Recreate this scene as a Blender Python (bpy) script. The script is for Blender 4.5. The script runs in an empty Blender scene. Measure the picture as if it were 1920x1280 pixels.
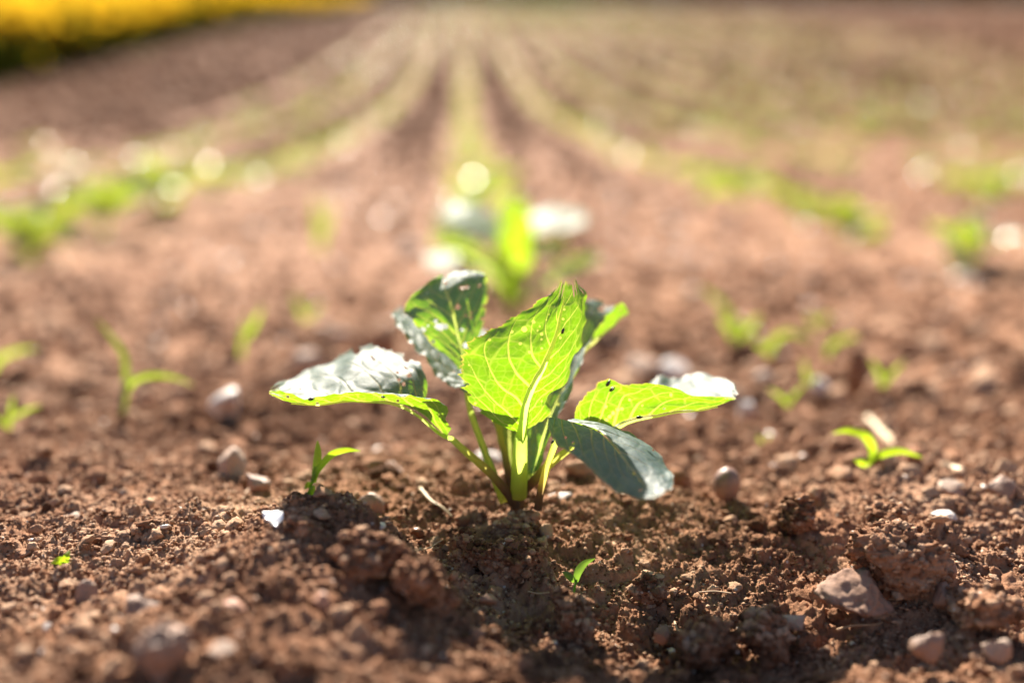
import bpy, bmesh, math, random
import numpy as np
from mathutils import Vector

# ------------------------------------------------------------------ camera, sky, sun, exposure
scene = bpy.context.scene
COL = scene.collection
R = math.radians
PITCH = R(12.0)
CAM = np.array([0.0, 0.0, 0.16])
FPX = 1920 * 35 / 36.0
cam_data = bpy.data.cameras.new('camera')
cam = bpy.data.objects.new('camera', cam_data)
COL.objects.link(cam)
cam.location = CAM
cam.rotation_euler = (R(90) - PITCH, 0, 0)
cam_data.lens = 35
cam_data.sensor_width = 36
cam_data.clip_start = 0.01
cam_data.clip_end = 1000
cam_data.dof.use_dof = True
cam_data.dof.focus_distance = 0.316
cam_data.dof.aperture_fstop = 2.9
scene.camera = cam

SUN_EL, SUN_AZ = R(36), R(-12.5)          # azimuth measured clockwise from straight ahead (+Y)
world = bpy.data.worlds.new('World')
scene.world = world
world.use_nodes = True
wn = world.node_tree
bg = wn.nodes['Background']
sky = wn.nodes.new('ShaderNodeTexSky')
sky.sky_type = 'NISHITA'
sky.sun_disc = False
sky.sun_elevation = SUN_EL
sky.sun_rotation = SUN_AZ
wn.links.new(sky.outputs[0], bg.inputs[0])
bg.inputs[1].default_value = 0.045
sl = bpy.data.lights.new('sun', 'SUN')
sl.energy = 5.0
sl.angle = R(0.5)
sl.color = (1.0, 0.91, 0.78)
sun = bpy.data.objects.new('sun', sl)
COL.objects.link(sun)
SUNV = Vector((math.sin(SUN_AZ) * math.cos(SUN_EL), math.cos(SUN_AZ) * math.cos(SUN_EL), math.sin(SUN_EL)))
sun.rotation_euler = SUNV.to_track_quat('Z', 'Y').to_euler()
scene.view_settings.view_transform = 'Standard'
scene.view_settings.look = 'None'
scene.view_settings.exposure = 1.85
scene.view_settings.gamma = 1
scene.render.engine = 'CYCLES'
scene.cycles.use_denoising = True
scene.cycles.max_bounces = 8
scene.cycles.transmission_bounces = 6
scene.cycles.sample_clamp_indirect = 6

rng = np.random.default_rng(7)
random.seed(7)

# ------------------------------------------------------------------ small maths
cp, sp = math.cos(PITCH), math.sin(PITCH)

def P(px, py, d):
    """A point at depth d in front of the camera, seen at (px, py) in 1920x1280 pixels."""
    px, py, d = np.asarray(px, float), np.asarray(py, float), np.asarray(d, float)
    x = (px - 960) / FPX * d
    u = (640 - py) / FPX * d
    return np.stack([x + 0 * d, d * cp + u * sp, CAM[2] - d * sp + u * cp], -1)

def proj(p):
    y, z = p[..., 1], p[..., 2] - CAM[2]
    d = y * cp - z * sp
    u = y * sp + z * cp
    return 960 + p[..., 0] / d * FPX, 640 - u / d * FPX, d

def h32(ix, iy, iz, seed):
    a = (ix.astype(np.int64) * 374761393 + iy.astype(np.int64) * 668265263 + iz * 2147483647 * 3 + seed * 974634777)
    a = (a ^ (a >> 13)) & 0xffffffff
    a = (a * 1274126177) & 0xffffffff
    a = a ^ (a >> 16)
    a = (a * 2246822519) & 0xffffffff
    return (a ^ (a >> 13)) & 0xffffffff

def perlin2(x, y, seed=0):
    x0, y0 = np.floor(x), np.floor(y)
    fx, fy = x - x0, y - y0
    ix, iy = x0.astype(np.int64), y0.astype(np.int64)
    u = fx * fx * fx * (fx * (fx * 6 - 15) + 10)
    v = fy * fy * fy * (fy * (fy * 6 - 15) + 10)
    def g(dx, dy):
        a = h32(ix + dx, iy + dy, 0, seed) * (2 * math.pi / 4294967296.0)
        return np.cos(a) * (fx - dx) + np.sin(a) * (fy - dy)
    n = (g(0, 0) * (1 - u) + g(1, 0) * u) * (1 - v) + (g(0, 1) * (1 - u) + g(1, 1) * u) * v
    return n * 1.4

def noise3(p, seed=0):
    x, y, z = p[..., 0], p[..., 1], p[..., 2]
    x0, y0, z0 = np.floor(x), np.floor(y), np.floor(z)
    fx, fy, fz = x - x0, y - y0, z - z0
    ix, iy, iz = x0.astype(np.int64), y0.astype(np.int64), z0.astype(np.int64)
    s = lambda t: t * t * (3 - 2 * t)
    u, v, w = s(fx), s(fy), s(fz)
    def g(a, b, c):
        return h32(ix + a, iy + b, (iz + c) % 1009, seed) / 2147483648.0 - 1
    def lay(c):
        return (g(0, 0, c) * (1 - u) + g(1, 0, c) * u) * (1 - v) + (g(0, 1, c) * (1 - u) + g(1, 1, c) * u) * v
    return lay(0) * (1 - w) + lay(1) * w

def spline(ctrl, t):
    """Catmull-Rom through ctrl (n, ...) at t in 0..1."""
    ctrl = np.asarray(ctrl, float)
    n = len(ctrl)
    c = np.concatenate([[2 * ctrl[0] - ctrl[1]], ctrl, [2 * ctrl[-1] - ctrl[-2]]])
    s = np.clip(np.asarray(t) * (n - 1), 0, n - 1 - 1e-9)
    i = s.astype(int)
    f = (s - i).reshape((-1,) + (1,) * (ctrl.ndim - 1))
    p0, p1, p2, p3 = c[i], c[i + 1], c[i + 2], c[i + 3]
    return 0.5 * (2 * p1 + (p2 - p0) * f + (2 * p0 - 5 * p1 + 4 * p2 - p3) * f * f + (3 * p1 - p0 - 3 * p2 + p3) * f ** 3)

# ------------------------------------------------------------------ mesh helpers
def make_mesh(name, verts, faces, mat=None, smooth=True, attrs=None):
    verts = np.ascontiguousarray(verts, dtype=np.float32)
    faces = np.ascontiguousarray(faces, dtype=np.int32)
    me = bpy.data.meshes.new(name)
    nf, k = faces.shape
    me.vertices.add(len(verts))
    me.vertices.foreach_set('co', verts.ravel())
    me.loops.add(nf * k)
    me.loops.foreach_set('vertex_index', faces.ravel())
    me.polygons.add(nf)
    me.polygons.foreach_set('loop_start', np.arange(0, nf * k, k, dtype=np.int32))
    me.polygons.foreach_set('loop_total', np.full(nf, k, dtype=np.int32))
    me.update(calc_edges=True)
    me.polygons.foreach_set('use_smooth', np.full(nf, smooth, dtype=bool))
    if attrs:
        for an, av in attrs.items():
            a = me.attributes.new(an, 'FLOAT', 'POINT')
            a.data.foreach_set('value', np.ascontiguousarray(av, dtype=np.float32).ravel())
    if mat:
        me.materials.append(mat)
    me.update()
    return me

def link(name, me, parent=None, loc=(0, 0, 0)):
    o = bpy.data.objects.new(name, me)
    COL.objects.link(o)
    o.location = loc
    if parent is not None:
        o.parent = parent
    return o

def tag(o, label=None, cat=None, group=None, kind=None):
    if label: o['label'] = label
    if cat: o['category'] = cat
    if group: o['group'] = group
    if kind: o['kind'] = kind
    return o

def grid_faces(nu, nv):
    i = np.arange(nu - 1)[:, None] * nv + np.arange(nv - 1)[None]
    return np.stack([i, i + 1, i + nv + 1, i + nv], -1).reshape(-1, 4)

def tube(path, rad, n=10, flat=1.0):
    path = np.asarray(path, float)
    m = len(path)
    rad = np.broadcast_to(np.asarray(rad, float), (m,))
    tan = np.gradient(path, axis=0)
    tan /= np.linalg.norm(tan, axis=1, keepdims=True) + 1e-12
    ref = np.array([0.3, 1, 0.1]) if abs(tan[0] @ np.array([0.3, 1, .1])) < 0.95 else np.array([1.0, 0, 0])
    a = np.cross(tan, ref); a /= np.linalg.norm(a, axis=1, keepdims=True)
    b = np.cross(tan, a)
    th = np.arange(n) / n * 2 * math.pi
    v = path[:, None] + rad[:, None, None] * (np.cos(th)[None, :, None] * a[:, None] + flat * np.sin(th)[None, :, None] * b[:, None])
    i = np.arange(m - 1)[:, None] * n
    j = np.arange(n)[None]; j2 = (j + 1) % n
    f = np.stack([i + j, i + j2, i + n + j2, i + n + j], -1).reshape(-1, 4)
    v = np.concatenate([v.reshape(-1, 3), path[:1], path[-1:]])
    k = m * n
    jj = np.arange(n); jj2 = (jj + 1) % n
    c0 = np.stack([np.full(n, k), jj2, jj, np.full(n, k)], -1)[:, [0, 1, 2, 2]]
    c1 = np.stack([np.full(n, k + 1), (m - 1) * n + jj, (m - 1) * n + jj2, (m - 1) * n + jj2], -1)
    return v, f, np.concatenate([c0, c1])[:, :3]

def tube_mesh(name, path, rad, mat, n=10, flat=1.0, attrs_along=None):
    v, f, caps = tube(path, rad, n, flat)
    me = bpy.data.meshes.new(name)
    me.from_pydata([tuple(q) for q in v], [], [tuple(q) for q in f] + [tuple(q) for q in caps])
    for p in me.polygons: p.use_smooth = True
    if attrs_along is not None:
        a = me.attributes.new('along', 'FLOAT', 'POINT')
        vals = np.concatenate([np.repeat(attrs_along, n), [attrs_along[0], attrs_along[-1]]])
        a.data.foreach_set('value', vals.astype(np.float32))
    me.materials.append(mat)
    return me

_ico = {}
def ico(sub):
    if sub not in _ico:
        bm = bmesh.new()
        bmesh.ops.create_icosphere(bm, subdivisions=sub, radius=1)
        bm.verts.ensure_lookup_table()
        v = np.array([q.co[:] for q in bm.verts])
        f = np.array([[q.index for q in fc.verts] for fc in bm.faces])
        bm.free()
        _ico[sub] = (v, f)
    return _ico[sub]

def lump(sub, seed, rough=0.35, fine=0.1, cuts=4, square=0.0):
    """An irregular unit stone or clod: a sphere with planar cuts and noise."""
    v, f = ico(sub)
    r_ = np.random.default_rng(seed)
    q = v.copy()
    for _ in range(cuts):
        n = r_.normal(size=3); n /= np.linalg.norm(n)
        c = r_.uniform(0.38, 0.8)
        dd = q @ n
        over = np.maximum(dd - c, 0)
        q = q - over[:, None] * n * 0.9
    off = r_.uniform(0, 90, 3)
    n1 = noise3(v * 1.3 + off, seed) * rough + noise3(v * 3.1 + off, seed + 1) * rough * .45
    n2 = noise3(v * 7 + off, seed + 2) * fine + noise3(v * 15 + off, seed + 3) * fine * .6
    if sub >= 5:
        n2 = n2 + np.abs(noise3(v * 30 + off, seed + 4)) * fine * .5
    return q * (1 + n1 + n2)[:, None], f

# ------------------------------------------------------------------ node helper
class NT:
    def __init__(self, name):
        self.m = bpy.data.materials.new(name)
        self.m.use_nodes = True
        self.t = self.m.node_tree
        self.t.nodes.clear()
        self.out = self.t.nodes.new('ShaderNodeOutputMaterial')
    def n(self, typ, ins=None, **props):
        nd = self.t.nodes.new(typ)
        for k, v in props.items(): setattr(nd, k, v)
        for k, v in (ins or {}).items():
            if hasattr(v, 'is_linked') or isinstance(v, bpy.types.NodeSocket):
                self.t.links.new(v, nd.inputs[k])
            else:
                nd.inputs[k].default_value = v
        return nd
    def noise(self, scale, detail=3, rough=.55, vec=None, dim='3D'):
        ins = {'Scale': scale, 'Detail': detail, 'Roughness': rough}
        if vec is not None: ins['Vector'] = vec
        return self.n('ShaderNodeTexNoise', ins).outputs['Fac']
    def ramp(self, fac, stops):
        r_ = self.n('ShaderNodeValToRGB', {'Fac': fac})
        e = r_.color_ramp.elements
        while len(e) < len(stops): e.new(0.5)
        for q, (pos, c) in zip(e, stops):
            q.position = pos
            q.color = (*c, 1) if len(c) == 3 else c
        return r_.outputs['Color']
    def mix(self, fac, a, b, typ='MIX'):
        nd = self.n('ShaderNodeMix', data_type='RGBA', blend_type=typ)
        for key, v in ((0, fac), (6, a), (7, b)):
            if isinstance(v, bpy.types.NodeSocket): self.t.links.new(v, nd.inputs[key])
            else: nd.inputs[key].default_value = (*v, 1) if isinstance(v, tuple) and len(v) == 3 else v
        return nd.outputs[2]
    def math(self, op, a, b=0.0):
        nd = self.n('ShaderNodeMath', operation=op)
        for k, v in ((0, a), (1, b)):
            if isinstance(v, bpy.types.NodeSocket): self.t.links.new(v, nd.inputs[k])
            else: nd.inputs[k].default_value = v
        return nd.outputs[0]
    def attr(self, name):
        return self.n('ShaderNodeAttribute', attribute_name=name).outputs['Fac']
    def coords(self):
        return self.n('ShaderNodeNewGeometry').outputs['Position']
    def objco(self):
        return self.n('ShaderNodeTexCoord').outputs['Object']
    def bump(self, h, strength, dist):
        return self.n('ShaderNodeBump', {'Height': h, 'Strength': strength, 'Distance': dist}).outputs[0]
    def surf(self, s):
        self.t.links.new(s, self.out.inputs[0])
        return self.m

SOIL_D = (0.100, 0.046, 0.025)
SOIL_M = (0.305, 0.155, 0.090)
SOIL_L = (0.50, 0.325, 0.215)

def mat_soil(name, tone=False):
    t = NT(name)
    co = t.coords()
    big = t.noise(9, 4, .6, co)
    mid = t.noise(70, 4, .65, co)
    fine = t.noise(700, 4, .7, co)
    f = t.math('ADD', t.math('MULTIPLY', big, .45), t.math('MULTIPLY', mid, .35))
    f = t.math('ADD', f, t.math('MULTIPLY', fine, .2))
    if tone:
        f = t.math('ADD', f, t.math('MULTIPLY', t.math('SUBTRACT', t.attr('tone'), .5), .35))
    c = t.ramp(f, [(.33, SOIL_D), (.5, SOIL_M), (.68, SOIL_L)])
    # pale mineral grains
    vo = t.n('ShaderNodeTexVoronoi', {'Vector': co, 'Scale': 420.0})
    grain = t.math('LESS_THAN', vo.outputs['Distance'], .22)
    pick = t.math('GREATER_THAN', t.n('ShaderNodeSeparateColor', {'Color': vo.outputs['Color']}).outputs[0], .93)
    c = t.mix(t.math('MULTIPLY', grain, pick), c, (.55, .47, .40))
    h = t.math('ADD', t.math('MULTIPLY', t.noise(1100, 5, .75, co), 1.0), t.math('MULTIPLY', t.noise(330, 3, .6, co), 1.2))
    p = t.n('ShaderNodeBsdfPrincipled', {'Base Color': c, 'Roughness': .9, 'Specular IOR Level': .06,
                                          'Normal': t.bump(h, .9, .0009)})
    return t.surf(p.outputs[0])

def mat_stone(name, a, b, rough=.6, scale=180):
    t = NT(name)
    co = t.objco()
    n_ = t.noise(scale, 5, .65, co)
    c = t.ramp(n_, [(.35, a), (.65, b)])
    dirt = t.ramp(t.noise(90, 4, .6, co), [(.42, (0, 0, 0)), (.6, (1, 1, 1))])
    c = t.mix(t.math('MULTIPLY', dirt, .7), c, SOIL_M)
    p = t.n('ShaderNodeBsdfPrincipled', {'Base Color': c, 'Roughness': rough, 'Specular IOR Level': .4,
            'Normal': t.bump(t.noise(scale * 5, 4, .7, co), .5, .0005)})
    return t.surf(p.outputs[0])

def mat_leaf(name, up_dark=(.046, .116, .128), up_light=(.084, .160, .170), under=(.17, .25, .09), trans=(.21, .44, .001),
             vein_t=(.66, .70, .10), tfac=.58, gloss=.16, hero=True):
    """Waxy cabbage leaf: blue-green upper side (mesh front), pale underside, light shows through."""
    t = NT(name)
    geo = t.n('ShaderNodeNewGeometry')
    back = geo.outputs['Backfacing']
    if hero:
        vein, edge, blotch = t.attr('vein'), t.attr('edge'), t.attr('blotch')
    else:
        vein, edge = t.attr('vein'), 0.0
        blotch = t.noise(60, 3, .6, t.objco())
    up = t.mix(blotch, up_dark, up_light)
    up = t.mix(t.math('MULTIPLY', vein, .65), up, (.24, .34, .24))
    un = t.mix(t.math('MULTIPLY', vein, .7), under, (.42, .5, .22))
    dcol = t.mix(back, up, un)
    tcol = t.mix(blotch, tuple(q * .7 for q in trans), trans)
    tcol = t.mix(t.math('MULTIPLY', vein, .85), tcol, vein_t)
    if hero:
        # broken wax bloom, dust and soil specks
        co = t.objco()
        bl = t.ramp(t.noise(420, 5, .7, co), [(.38, (.62, .66, .66)), (.62, (1.15, 1.1, 1.1))])
        dcol = t.mix(1.0, dcol, bl, 'MULTIPLY')
        vs_ = t.n('ShaderNodeTexVoronoi', {'Vector': co, 'Scale': 260.0})
        sp_on = t.math('MULTIPLY', t.math('LESS_THAN', vs_.outputs['Distance'], .16), t.math('GREATER_THAN', t.n('ShaderNodeSeparateColor', {'Color': vs_.outputs['Color']}).outputs[0], .8))
        dcol = t.mix(t.math('MULTIPLY', sp_on, .7), dcol, (.24, .16, .09))
        brown = (.46, .29, .12)
        dcol = t.mix(t.math('MULTIPLY', edge, .75), dcol, brown)
        tcol = t.mix(t.math('MULTIPLY', edge, .8), tcol, (.72, .50, .10))
    h = t.noise(900, 3, .6, t.objco())
    nrm = t.bump(h, .25, .0004)
    d = t.n('ShaderNodeBsdfDiffuse', {'Color': dcol, 'Normal': nrm})
    tr = t.n('ShaderNodeBsdfTranslucent', {'Color': tcol, 'Normal': nrm})
    m1 = t.n('ShaderNodeMixShader', {0: tfac, 1: d.outputs[0], 2: tr.outputs[0]})
    lw = t.n('ShaderNodeFresnel', {'IOR': 1.45, 'Normal': nrm})
    g = t.n('ShaderNodeBsdfGlossy', {'Color': (1, 1, 1, 1), 'Roughness': .58 if hero else .3, 'Normal': nrm})
    gf = t.math('MINIMUM', t.math('ADD', t.math('MULTIPLY', lw.outputs[0], .55), gloss * .2), .06 if hero else .38)
    # the bloom of wax is on the upper side; the underside shines less
    gf = t.math('MULTIPLY', gf, t.math('SUBTRACT', 1.0, t.math('MULTIPLY', back, .6)))
    m2 = t.n('ShaderNodeMixShader', {0: gf, 1: m1.outputs[0], 2: g.outputs[0]})
    return t.surf(m2.outputs[0])

def mat_petiole(name):
    t = NT(name)
    a = t.attr('along')
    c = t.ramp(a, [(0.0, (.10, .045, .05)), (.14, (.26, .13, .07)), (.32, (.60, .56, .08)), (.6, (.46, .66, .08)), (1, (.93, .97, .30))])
    st = t.noise(500, 3, .6, t.objco())
    c = t.mix(t.math('MULTIPLY', st, .25), c, (.6, .6, .3))
    d = t.n('ShaderNodeBsdfPrincipled', {'Base Color': c, 'Roughness': .4, 'Specular IOR Level': .4})
    tr = t.n('ShaderNodeBsdfTranslucent', {'Color': c})
    m = t.n('ShaderNodeMixShader', {0: .76, 1: d.outputs[0], 2: tr.outputs[0]})
    return t.surf(m.outputs[0])

def mat_blade(name, col=(.12, .24, .03), trans=(.46, .66, .02), rough=.42, spec=.45):
    t = NT(name)
    n_ = t.noise(300, 3, .6, t.objco())
    c = t.mix(n_, tuple(q * .7 for q in col), col)
    d = t.n('ShaderNodeBsdfPrincipled', {'Base Color': c, 'Roughness': rough, 'Specular IOR Level': spec})
    tr = t.n('ShaderNodeBsdfTranslucent', {'Color': (*trans, 1)})
    m = t.n('ShaderNodeMixShader', {0: .55, 1: d.outputs[0], 2: tr.outputs[0]})
    return t.surf(m.outputs[0])

def mat_plain(name, a, b, rough=.6, scale=400, spec=.3):
    t = NT(name)
    c = t.mix(t.noise(scale, 3, .6, t.objco()), a, b)
    p = t.n('ShaderNodeBsdfPrincipled', {'Base Color': c, 'Roughness': rough, 'Specular IOR Level': spec})
    return t.surf(p.outputs[0])

M_SOIL = mat_soil('soil')
M_CRUMB = mat_soil('soil_crumb', True)
M_LEAF = mat_leaf('cabbage_leaf')
M_LEAF_OPEN = mat_leaf('cabbage_leaf_pale', up_dark=(.17, .26, .22), up_light=(.30, .38, .35), trans=(.36, .56, .004), tfac=.55)  # brighter upper side: white sheen of the sun put into the colour
M_LEAF2 = mat_leaf('cabbage_leaf_far', up_dark=(.17, .21, .15), up_light=(.29, .33, .26), trans=(.32, .38, .045), tfac=.44, gloss=.3, hero=False)  # upper side whitened, holding the leaves' sheen in its colour
M_LEAF3 = mat_leaf('cabbage_leaf_near', up_dark=(.16, .23, .18), up_light=(.30, .37, .32), trans=(.34, .44, .015), tfac=.44, gloss=.3, hero=False)  # upper colour lightened for leaves that catch the sun
M_PET = mat_petiole('cabbage_petiole')
M_BLADE = mat_blade('grass_blade')
M_BLADE_SOFT = mat_blade('grass_blade_pale', (.12, .2, .04), (.30, .40, .03))
M_WEED = mat_blade('weed_leaf', (.05, .13, .06), (.2, .35, .03))
M_STRAW = mat_plain('straw', (.5, .36, .2), (.68, .54, .36), .5)
M_ROOT = mat_plain('root_fibre', (.34, .2, .11), (.55, .38, .24), .6)
M_BEETLE = mat_plain('beetle_shell', (.008, .006, .006), (.02, .015, .012), .25, 900, .6)

# ------------------------------------------------------------------ the lie of the land
_d = np.array([-4.0, 0, .2, .25, .316, .345, .42, .62, .9, 1.2, 1.48, 1.98, 2.99, 4.7, 7.57, 12.4, 21.5, 45, 80, 110])
_u = np.array([-.55, -.108, -.0900, -.0858, -.0735, -.0605, -.0490, -.0175, .027, .088, .152, .276, .513, .957, 1.74, 3.32, 6.66, 14.75, 26.95, 37.3])
_s = np.gradient(_u, _d)
dd = np.concatenate([np.linspace(-4, 2, 600), np.geomspace(2.02, 110, 600)])
def hermite(x, xs, ys, m):
    i = np.clip(np.searchsorted(xs, x) - 1, 0, len(xs) - 2)
    h = xs[i + 1] - xs[i]; t = (x - xs[i]) / h
    return ((2 * t**3 - 3 * t**2 + 1) * ys[i] + (t**3 - 2 * t**2 + t) * h * m[i] + (-2 * t**3 + 3 * t**2) * ys[i + 1] + (t**3 - t**2) * h * m[i + 1])
uu = hermite(dd, _d, _u, _s)
PY = dd * cp + uu * sp
PZ = CAM[2] - dd * sp + uu * cp
PY = np.concatenate([PY, [PY[-1] + 40, PY[-1] + 400]])
PZ = np.concatenate([PZ, [PZ[-1] + 2.0, PZ[-1] + 3.0]])

# broad humps and hollows: (X, Y, height, radius across, radius along)
def _at(px, py, d):
    q = P(px, py, d); return q[0], q[1]
BUMPS = []
def bump_at(px, d, amp, sx, sy):
    BUMPS.append(((px - 960) / FPX * d, d * cp - .06 * sp, amp, sx, sy))
bump_at(450, .325, .008, .040, .025)
bump_at(710, .298, .012, .022, .014)
bump_at(650, .274, .010, .032, .020)
bump_at(500, .284, .012, .034, .022)
bump_at(790, .280, .006, .014, .014)
bump_at(380, .240, .011, .055, .034)
bump_at(640, .250, .007, .030, .022)
bump_at(1380, .272, -.008, .045, .030)
bump_at(1690, .312, .005, .024, .016)     # under the big clod
bump_at(1080, .295, -.004, .022, .016)    # hollow in front of the plant
bump_at(1260, .300, -.003, .030, .018)
bump_at(967, .336, .003, .009, .009)      # soil drawn up round the stem
bump_at(560, .55, .012, .09, .05)         # paler hump behind on the left

def macro(x, y):
    z = np.interp(y, PY, PZ)
    for bx, by, a, sx, sy in BUMPS:
        z = z + a * np.exp(-((x - bx) / sx) ** 2 - ((y - by) / sy) ** 2)
    return z

# the ridge that carries the small grass seedling is as high as the seedling's foot
_q = P(582, 934, .303)
BUMPS.append((_q[0], _q[1] + .003, float(_q[2] - macro(_q[0], _q[1])), .022, .016))

def hit(px, py):
    """First point of the broad ground seen through a pixel."""
    d = np.concatenate([np.linspace(.15, 1.5, 2600), np.geomspace(1.501, 105, 3000)])
    q = P(np.full_like(d, px), np.full_like(d, py), d)
    below = q[:, 2] < macro(q[:, 0], q[:, 1])
    i = int(np.argmax(below)) if below.any() else len(d) - 1
    return q[i], d[i]

def axis_pts(lo, hi, step, end_lo, end_hi, rate):
    mid = np.arange(lo, hi, step)
    def run(start, end, sgn):
        out, p, s = [], start, step
        while (p - end) * sgn < 0:
            s = min(s * (1 + rate), 6.0)
            p = p + sgn * s
            out.append(p)
        return out
    return np.array(run(lo, end_lo, -1)[::-1] + list(mid) + run(mid[-1], end_hi, 1))

GX = axis_pts(-.24, .24, .00062, -130, 130, .022)
GY = axis_pts(.19, .50, .00062, -3, 260, .018)
XX, YY = np.meshgrid(GX, GY, indexing='ij')
Z = macro(XX, YY)
sxs = np.gradient(GX)[:, None] + np.gradient(GY)[None] * 0
sys_ = np.gradient(GY)[None] + sxs * 0
cell = np.maximum(sxs, sys_)
def octave(wl, amp, seed, kind=0):
    global Z
    w = np.clip(1.6 - cell / wl * 2.2, 0, 1)
    sel = w > 0
    n = perlin2(XX[sel] / wl, YY[sel] / wl, seed)
    if kind == 1: n = np.abs(n) * 1.6 - .5
    if kind == 2: n = .5 - np.abs(n) * 1.6
    Z[sel] += n * amp * w[sel]
octave(9.0, .05, 1)
octave(1.3, .018, 2)
octave(.45, .016, 3)
octave(.17, .010, 4)
octave(.06, .0042, 5)
octave(.025, .0026, 6, 1)
octave(.011, .0017, 7, 1)
octave(.005, .0010, 8)
octave(.0024, .0006, 9)

# lumps of earth pressed into the surface
Zb = Z.copy()
def domes(n, rmin, rmax, xr, yr, power, seed, flat=.8, sink=.35, wedge=None):
    r_ = np.random.default_rng(seed)
    u = r_.random(n)
    rad = (rmin ** (-power) + u * (rmax ** (-power) - rmin ** (-power))) ** (-1 / power)
    y = r_.uniform(*yr, n)
    x = r_.uniform(*xr, n)
    if wedge: x = x * np.clip(y * wedge + .08, 0, 1) / 1.0
    for k in range(n):
        r = rad[k]
        i0, i1 = np.searchsorted(GX, [x[k] - r * 1.25, x[k] + r * 1.25])
        j0, j1 = np.searchsorted(GY, [y[k] - r * 1.25, y[k] + r * 1.25])
        if i1 - i0 < 2 or j1 - j0 < 2: continue
        a = r_.uniform(0, math.pi); ca, sa = math.cos(a), math.sin(a)
        e = r_.uniform(.65, 1.0)
        gx = GX[i0:i1, None] - x[k]; gy = GY[None, j0:j1] - y[k]
        p = (gx * ca + gy * sa) / r; q = (-gx * sa + gy * ca) / (r * e)
        wob = perlin2(p * 1.7 + k * 3.1, q * 1.7 + k, 11) * .22 + perlin2(p * 4.3 + k, q * 4.3, 12) * .10
        rho = p * p + q * q + wob
        h = np.sqrt(np.clip(1 - rho, 0, 1))
        for _ in range(3):
            tx, ty, c = r_.uniform(-.8, .8), r_.uniform(-.8, .8), r_.uniform(.55, 1.0)
            h = np.minimum(h, np.maximum(c + tx * p + ty * q, 0))
        zc = Zb[(i0 + i1) // 2, (j0 + j1) // 2]
        z = zc + r * (h * flat - sink) + perlin2(p * 6 + k, q * 6, 13) * r * .17 + np.abs(perlin2(p * 3 + k, q * 3, 17)) * r * .36 + perlin2(p * 13 + k, q * 13, 18) * r * .07
        sub = Z[i0:i1, j0:j1]
        np.copyto(sub, np.where(h > .04, np.maximum(sub, z), sub))
domes(900, .03, .09, (-6, 6), (1.2, 9), 1.6, 21, .7, .4)
domes(2600, .010, .04, (-2.2, 2.2), (.75, 3.2), 1.8, 22, .7, .4)
domes(7500, .0035, .0105, (-.75, .75), (.40, 1.1), 1.9, 23, .85, .35)
domes(700, .005, .013, (-.27, .27), (.16, .5), 2.0, 24, .75, .4)
domes(7000, .0018, .006, (-.27, .27), (.16, .5), 2.2, 25, .9, .3)
domes(9000, .0010, .0022, (-.22, .22), (.2, .45), 1.5, 26, 1.0, .2)

octave(.0042, .0007, 14)
octave(.0021, .0007, 15)
octave(.0013, .0005, 16)

def soil_z(x, y):
    x, y = np.asarray(x, float), np.asarray(y, float)
    i = np.clip(np.searchsorted(GX, x) - 1, 0, len(GX) - 2)
    j = np.clip(np.searchsorted(GY, y) - 1, 0, len(GY) - 2)
    fx = (x - GX[i]) / (GX[i + 1] - GX[i]); fy = (y - GY[j]) / (GY[j + 1] - GY[j])
    return (Z[i, j] * (1 - fx) + Z[i + 1, j] * fx) * (1 - fy) + (Z[i, j + 1] * (1 - fx) + Z[i + 1, j + 1] * fx) * fy

def hit_real(px, py):
    d = np.linspace(.18, 1.5, 5000)
    q = P(np.full_like(d, px), np.full_like(d, py), d)
    below = q[:, 2] < soil_z(q[:, 0], q[:, 1])
    if not below.any(): return hit(px, py)
    i = int(np.argmax(below))
    return q[i], d[i]

nx, ny = Z.shape
f_ = grid_faces(nx, ny)[:, ::-1]
soil = link('soil', make_mesh('soil', np.stack([XX, YY, Z], -1).reshape(-1, 3), f_, M_SOIL))
tag(soil, 'bare reddish brown tilled earth of the field, crumbly and sunlit from behind', 'soil', kind='structure')

# ------------------------------------------------------------------ loose crumbs and grit
def scatter(name, pts, sizes, sub, seed, mat, label, cat, squash=(.6, 1.0), rough=.35, fine=.12, sink=.15, tone=None):
    r_ = np.random.default_rng(seed)
    K = 14
    bases = [lump(sub, seed * 50 + k, rough, fine, 4)[0] for k in range(K)]
    F = ico(sub)[1]
    n = len(pts)
    nv = len(bases[0])
    vs = np.empty((n, nv, 3), np.float32)
    B = np.stack(bases)
    q = r_.normal(size=(n, 4)); q /= np.linalg.norm(q, axis=1, keepdims=True)
    w, x, y, z = q.T
    Rm = np.stack([1 - 2 * (y * y + z * z), 2 * (x * y - z * w), 2 * (x * z + y * w),
                   2 * (x * y + z * w), 1 - 2 * (x * x + z * z), 2 * (y * z - x * w),
                   2 * (x * z - y * w), 2 * (y * z + x * w), 1 - 2 * (x * x + y * y)], -1).reshape(n, 3, 3)
    which = r_.integers(0, K, n)
    sc = np.stack([r_.uniform(.75, 1.25, n), r_.uniform(.75, 1.25, n), r_.uniform(*squash, n)], -1)
    for s in range(0, n, 4000):
        e = min(n, s + 4000)
        vv = np.einsum('nij,nvj->nvi', Rm[s:e], B[which[s:e]])
        vs[s:e] = vv * (sc[s:e] * sizes[s:e, None])[:, None] + pts[s:e, None]
    vs[:, :, 2] += (sizes * (.5 - sink))[:, None]
    faces = (F[None] + (np.arange(n) * nv)[:, None, None]).reshape(-1, 3)
    tn = r_.random(n) if tone is None else tone
    me = make_mesh(name, vs.reshape(-1, 3), faces, mat, True, {'tone': np.repeat(tn, nv)})
    o = link(name, me)
    tag(o, label, cat, kind='stuff')
    return o

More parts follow.
